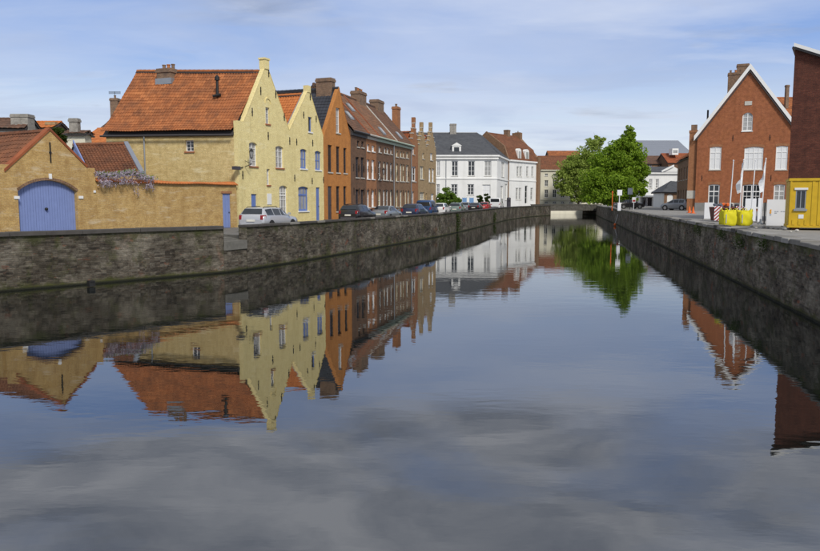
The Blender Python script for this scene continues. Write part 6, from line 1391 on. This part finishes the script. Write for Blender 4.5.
for s_ in (0.02, .9, 1.9, 2.9): b = MB(); b.box(fy, s_, s_ + .07, -.035, -.004, zc0 + .1, zc1); b.build('corner_post', m_ycab, cbn) if s_ < .1 or s_ > 1.2 else None
for k in range(14):
    s_ = .16 + k * .25
    if ocb[0][0] - .2 < s_ < ocb[0][1] + .1: segs = ((zc0 + .12, ocb[0][2] - .5),)
    else: segs = ((zc0 + .12, zc1 - .02),)
    for z0_, z1_ in segs:
        b = MB(); b.box(fy, s_, s_ + .11, -.022, -.002, z0_, z1_); b.build('rib', m_ycab, cbn)
q = fy.rect(798.3, 803.5, 214.5, 218.5); b = MB(); b.box(fy, q[0], q[1], -.02, -.003, q[2], q[3]); b.build('notice', m_panel, cbn)
for s_, t_ in ((.2, .2), (3.2, .2), (.2, 2.0), (3.2, 2.0)): b = MB(); b.box(fy, s_, s_ + .3, t_, t_ + .25, QZ, zc0 - .004); b.build('block', m_rust, cbn)
# two yellow big bags
def big_bag(px, py, w_, h_, label, seed):
    rnd = random.Random(seed); p = atZ(px, py, QZ + .003); p.y += w_ / 2; t = thing('big_bag', label, 'bag', tuple(p), 'yellow big bags on the quay'); b = MB(); n = 36; prof = [(.40, .0), (.47, .05), (.49, .18), (.505, .32), (.50, .45), (.51, .58), (.495, .7), (.485, .82), (.46, .92), (.44, 1.0), (.38, .95), (.28, .93), (.0, .97)]
    rings = []
    for r_, z in prof:
        rg_ = []
        for k in range(n):
            a = 2 * math.pi * k / n; c_, s_ = math.cos(a), math.sin(a); sq = 1 / max(abs(c_), abs(s_)) ; m_ = min(sq, 1.3) * r_ * w_ * (1 + .035 * math.sin(a * 5 + z * 9 + seed) + .03 * math.sin(a * 11 - z * 14 + seed * 2) * (1 if .05 < z else 0) + rnd.uniform(-.015, .015))
            rg_.append(Vector((p.x + c_ * m_, p.y + s_ * m_, p.z + (z + ((rnd.uniform(-.012, .02) + .05 * math.sin(a * 2 + seed) + .03 * math.sin(a * 5)) if .9 < z else 0)) * h_)))
        rings.append(rg_)
    for A_, B_ in zip(rings, rings[1:]):
        for k in range(n): b.poly([A_[k], A_[(k + 1) % n], B_[(k + 1) % n], B_[k]], None, 0, True)
    b.build('sack', m_ybag, t, weld=True)
    for sx, sy in ((-1, -1), (1, -1), (1, 1), (-1, 1)):
        l = MB(); c = p + Vector((sx * w_ * .46, sy * w_ * .46, h_ * .93)); l.tube([c, c + Vector((-sx * .02, 0, .14)), c + Vector((-sx * .12, 0, .16)), c + Vector((-sx * .17, 0, .02))], .018, .018, 5); l.build('lifting_loop', m_ybag, t)
    l = MB(); x0 = p.x - w_ * .33; l.hexa([Vector((x0 - .03, p.y - w_ * .545, p.z + .15)), Vector((x0 + .01, p.y - w_ * .545, p.z + .15)), Vector((x0 + .01, p.y - w_ * .5, p.z + .15)), Vector((x0 - .03, p.y - w_ * .5, p.z + .15))] + [Vector((x0 - .03, p.y - w_ * .545, p.z + h_ * .75)), Vector((x0 + .01, p.y - w_ * .545, p.z + h_ * .75)), Vector((x0 + .01, p.y - w_ * .5, p.z + h_ * .75)), Vector((x0 - .03, p.y - w_ * .5, p.z + h_ * .75))]); l.build('print_strip', m_mark, t)
big_bag(730.3, 226, .70, .82, 'yellow bulk bag next to the striped barrier, left of the two', 2); big_bag(746.3, 225.8, .70, .80, 'yellow bulk bag on the quay, right of the two', 3)
# skip with red and white striped boards, rubble on top
q0 = atZ(713.5, 221.5, QZ); fs = Fr(q0.x, q0.y, 100)
sk = thing('skip', 'rusty red open skip with a red and white striped board behind the yellow bags', 'skip', tuple(q0))
b = MB(); zs0, zs1 = QZ + .05, QZ + .92; b.hexa([fs.p(.1, .1, zs0), fs.p(1.5, .1, zs0), fs.p(1.5, 1.2, zs0), fs.p(.1, 1.2, zs0), fs.p(0, 0, zs1), fs.p(1.75, 0, zs1), fs.p(1.75, 1.4, zs1), fs.p(0, 1.4, zs1)]); b.build('bin', m_rust, sk)
b = MB(); b.box(fs, -.05, 1.8, -.06, .05, zs1 - .09, zs1 + .004); b.build('rim', m_rust, sk)
def striped(parent, fr, s0, s1, t0, t1, z0, z1, n=5, tilt=0):
    b = MB(); b.box(fr, s0, s1, t0, t1, z0, z1); bd = b.build('striped_board', m_panel, parent)
    H_ = z1 - z0; wd_ = s1 - s0; per = (H_ + wd_) / n
    for k in range(n + 1):
        c = [(s0, z0 + per * k - wd_), (s1, z0 + per * k), (s1, z0 + per * (k + .5)), (s0, z0 + per * (k + .5) - wd_)]
        for A_, B_ in (((s0, z0), (s1, z0)), ((s1, z1), (s0, z1))):
            c = clip(c, A_, B_)
            if len(c) < 3: break
        if len(c) >= 3:
            sb_ = MB(); sb_.poly([fr.p(x, t0 - .005, z) for x, z in c]); sb_.poly([fr.p(x, t0 - .002, z) for x, z in c][::-1]); sb_.build('red_stripe', m_red, bd)
striped(sk, fs, .0, .45, -.12, -.08, QZ + .06, QZ + .98, 6); striped(sk, fs, 1.28, 1.72, -.14, -.10, QZ + .62, QZ + .98, 4)
rnd = random.Random(8)
for k in range(16):
    x, y, sz = rnd.uniform(.1, 1.6), rnd.uniform(.1, 1.2), rnd.uniform(.1, .3); r_ = MB(); c = fs.p(x, y, zs1 + sz * .35 + rnd.uniform(0, .1)); prof = [(sz * .1, -sz * .5), (sz * .55, -sz * .3), (sz * .6, .05), (sz * .35, sz * .35), (.01, sz * .45)]
    r_.lathe(c, prof, 6, smooth=False); o = r_.build('debris', rnd.choice([m_tarp, m_panel, m_stone, m_tarp, m_orgm, m_dkpaint, m_mark]), None)
    tag(o, 'lump of mixed rubble heaped on the rusty skip', 'rubble', 'rubble heaped on the skip')
for k in range(9):
    px = 752 + k * 5.4 + rnd.uniform(-2, 2); p = atZ(px, 227.5 + k * .55 + rnd.uniform(-1, 1), QZ); sz = rnd.uniform(.10, .2); r_ = MB()
    r_.lathe(p + Vector((0, 0, sz * .3)), [(sz * .3, -sz * .3), (sz * .6, -sz * .1), (sz * .5, sz * .2), (.01, sz * .35)], 6, smooth=False); o = r_.build('rubble', rnd.choice([m_stone, m_plinth, m_cope4]), None)
    tag(o, 'small grey lump of rubble lying on the paving before the hoardings', 'rubble', 'loose rubble on the right quay')
# white hoarding panels
def hoarding(px0, px1, pyt, pyb, ang, label, logo=False, lean=0.0):
    a = atZ(px0, pyb, QZ); fr = Fr(a.x, a.y, ang); s1 = fr.sz(px1, (pyt + pyb) / 2)[0]; zt_ = fr.sz(px0, pyt)[1]
    t = thing('hoarding_panel', label, 'panel', tuple(a), 'white site panels on the right quay'); b = MB(); b.hexa([fr.p(0, 0, QZ + .05), fr.p(s1, 0, QZ + .05), fr.p(s1, .05, QZ + .05), fr.p(0, .05, QZ + .05), fr.p(0, lean, zt_), fr.p(s1, lean, zt_), fr.p(s1, lean + .05, zt_), fr.p(0, lean + .05, zt_)]); b.build('board', m_panel, t)
    for s_ in (.06, s1 - .06): p = MB(); p.tube([fr.p(s_, .12, QZ), fr.p(s_, .12, zt_ - .1)], .025, .025, 5); p.build('post', m_zinc, t)
    for s_ in (.06, s1 - .06): p = MB(); p.box(fr, s_ - .12, s_ + .12, -.1, .34, QZ + .002, QZ + .045); p.build('foot', m_plinth, t)
    if logo:
        h = zt_ - QZ
        for (x, z, r_) in ((.2, .60, .055), (.2, .52, .065), (.2, .44, .05)):
            l = MB(); l.lathe(fr.p(s1 * x, -.004 + lean * z, QZ + h * z), [(.001, -.004), (r_, -.003), (r_, .003), (.001, .004)], 12, axis='Y'); l.build('logo_disc', m_org2 if z > .5 else m_mark, t)
        for k, (x0, x1, z) in enumerate(((.38, .46, .54), (.48, .58, .54), (.38, .5, .48), (.68, .78, .54), (.80, .92, .54))):
            l = MB(); l.box(fr, s1 * x0, s1 * x1, -.006 + lean * z, -.002 + lean * z, QZ + h * z, QZ + h * (z + .035)); l.build('lettering', m_mark, t)
hoarding(766, 787, 199.5, 226.5, 104, 'white hoarding panel with a small orange logo beside the yellow cabin', True)
hoarding(704, 714, 202.5, 219.5, 100, 'white hoarding panel left of the striped skip')
hoarding(744.5, 756, 198.5, 222.0, 100, 'white hoarding panel behind the right yellow bag')
hoarding(757.3, 761.5, 198, 222.5, 96, 'narrow white hoarding panel just left of a dark post')
p = atZ(764, 224.5, QZ); t = thing('post', 'dark metal post between the white hoarding panels', 'post', tuple(p)); b = MB(); b.tube([p, p + Vector((0, 0, 1.25))], .035, .035, 6); b.build('shaft', m_iron, t); b = MB(); b.lathe(p, [(.14, 0), (.14, .03), (.04, .05)], 8); b.build('foot', m_iron, t)
# flagpoles
for k, (px, pyt, fl, lab) in enumerate(((728.5, 161, 0, 'bare white flagpole, leftmost of the four'), (738.5, 160.5, 1, 'white flagpole with a slim white flag, second from left'), (750.2, 161, 0, 'bare white flagpole, third from left'), (760.5, 159, 1, 'white flagpole with a slim white flag, rightmost of the four'))):
    p = atZ(px, 224.3, QZ); zt_ = atY(px, pyt, p.y).z; t = thing('flagpole', lab, 'flagpole', tuple(p), 'flagpoles on the right quay'); b = MB(); tp = Vector((p.x + .12, p.y, zt_)); b.tube([p, tp], .035, .025, 6); b.lathe(tp, [(.035, 0), (.05, .03), (.01, .07)], 6); b.build('pole', m_panel, t)
    b = MB(); b.lathe(p, [(.2, 0), (.2, .06), (.07, .08), (.06, .3)], 8); b.build('base', m_zinc, t)
    if fl:
        f = MB(); rnd = random.Random(k); n = 10; hh = zt_ - p.z; rows = []
        for i in range(n + 1):
            z = zt_ - .05 - hh * .48 * i / n; x0 = tp.x - .12 * (zt_ - z) / hh; wv = .08 * math.sin(i * .9 + k); wd_ = .18 + .12 * math.sin(math.pi * i / n) + (.1 if i > 6 else 0)
            rows.append([Vector((x0 + .03, p.y, z)), Vector((x0 + .03 - wd_ * .5, p.y - .1 - wv, z - .04)), Vector((x0 + .03 - wd_ * (.9 if i > 5 else .4), p.y + wv, z - .10))])
        for A_, B_ in zip(rows, rows[1:]):
            for j in range(2): f.poly([A_[j], A_[j + 1], B_[j + 1], B_[j]], None, 0, True)
        f.build('flag', m_panel, t)
# cones and posts further along
def cone(px, py, label):
    p = atZ(px, py, QZ); t = thing('traffic_cone', label, 'cone', tuple(p)); b = MB(); b.lathe(p, [(.17, .04), (.05, .66), (.03, .7), (.01, .7)], 10); b.build('cone_body', m_orgm, t); b = MB(); b.box(None, p.x - .22, p.x + .22, p.y - .22, p.y + .22, p.z + .002, p.z + .04); b.build('base', m_orgm, t); b = MB(); b.lathe(p, [(.125, .25), (.095, .42)], 10); b.build('band', m_panel, t)
cone(689.3, 213, 'orange traffic cone at the foot of the red gable corner'); cone(693, 213.4, 'orange traffic cone, the right one by the red gable corner')
p = atZ(612, 210.5, QZ); t = thing('marker_post', 'orange red post at the quay edge under the tree', 'post', tuple(p)); b = MB(); b.tube([p, p + Vector((0, 0, 2.2))], .06, .06, 8); b.build('shaft', m_orgm, t); b = MB(); b.lathe(p + Vector((0, 0, 2.2)), [(.08, 0), (.11, .08), (.08, .22), (.02, .26)], 8); b.build('cap', m_orgm, t)
p = atZ(619, 210.7, QZ); t = thing('sign_post', 'white sign board on a pole at the quay edge under the tree', 'sign', tuple(p)); b = MB(); b.tube([p, p + Vector((0, 0, 2.6))], .05, .05, 6); b.build('pole', m_panel, t); b = MB(); b.box(None, p.x - .3, p.x + .3, p.y - .08, p.y - .05, p.z + 1.9, p.z + 2.6); b.build('board', m_panel, t)
b = MB(); b.box(None, p.x - .2, p.x + .2, p.y - .12, p.y + .12, p.z, p.z + 1.0); b.build('cabinet', m_panel, t)
p = atZ(629.5, 209.5, QZ); t = thing('sign_post', 'dark sign board on a post beside the parked dark car', 'sign', tuple(p)); b = MB(); b.tube([p, p + Vector((0, 0, 3.0))], .05, .05, 6); b.build('pole', m_iron, t); b = MB(); b.box(None, p.x - .35, p.x + .35, p.y - .08, p.y - .05, p.z + 2.1, p.z + 3.0); b.build('board', m_tarp, t)
p = atZ(633.5, 209.7, QZ); t = thing('sign_post', 'small white and red sign on a low post by the dark car', 'sign', tuple(p)); b = MB(); b.tube([p, p + Vector((0, 0, 1.6))], .05, .05, 6); b.build('pole', m_panel, t); b = MB(); b.box(None, p.x - .25, p.x + .25, p.y - .08, p.y - .05, p.z + 1.0, p.z + 1.7); bd = b.build('board', m_panel, t); b = MB(); b.box(None, p.x - .2, p.x + .2, p.y - .086, p.y - .082, p.z + 1.1, p.z + 1.35); b.build('red_field', m_red, bd)
# orange lifebuoy-like float on the right wall
p = atZ(616.5, 226, 0.0); t = thing('buoy', 'small orange buoy hanging at the foot of the right quay wall', 'buoy', (p.x - .3, p.y - .3, .15)); b = MB(); b.lathe((p.x - .3, p.y - .3, .2), [(.02, -.2), (.15, -.1), (.18, .03), (.13, .15), (.03, .2)], 10); b.build('float', m_orgm, t); b = MB(); b.tube([(p.x - .3, p.y - .3, .38), (p.x + .1, p.y - .2, 1.6)], .02, .02, 4); b.build('rope', m_panel, t)
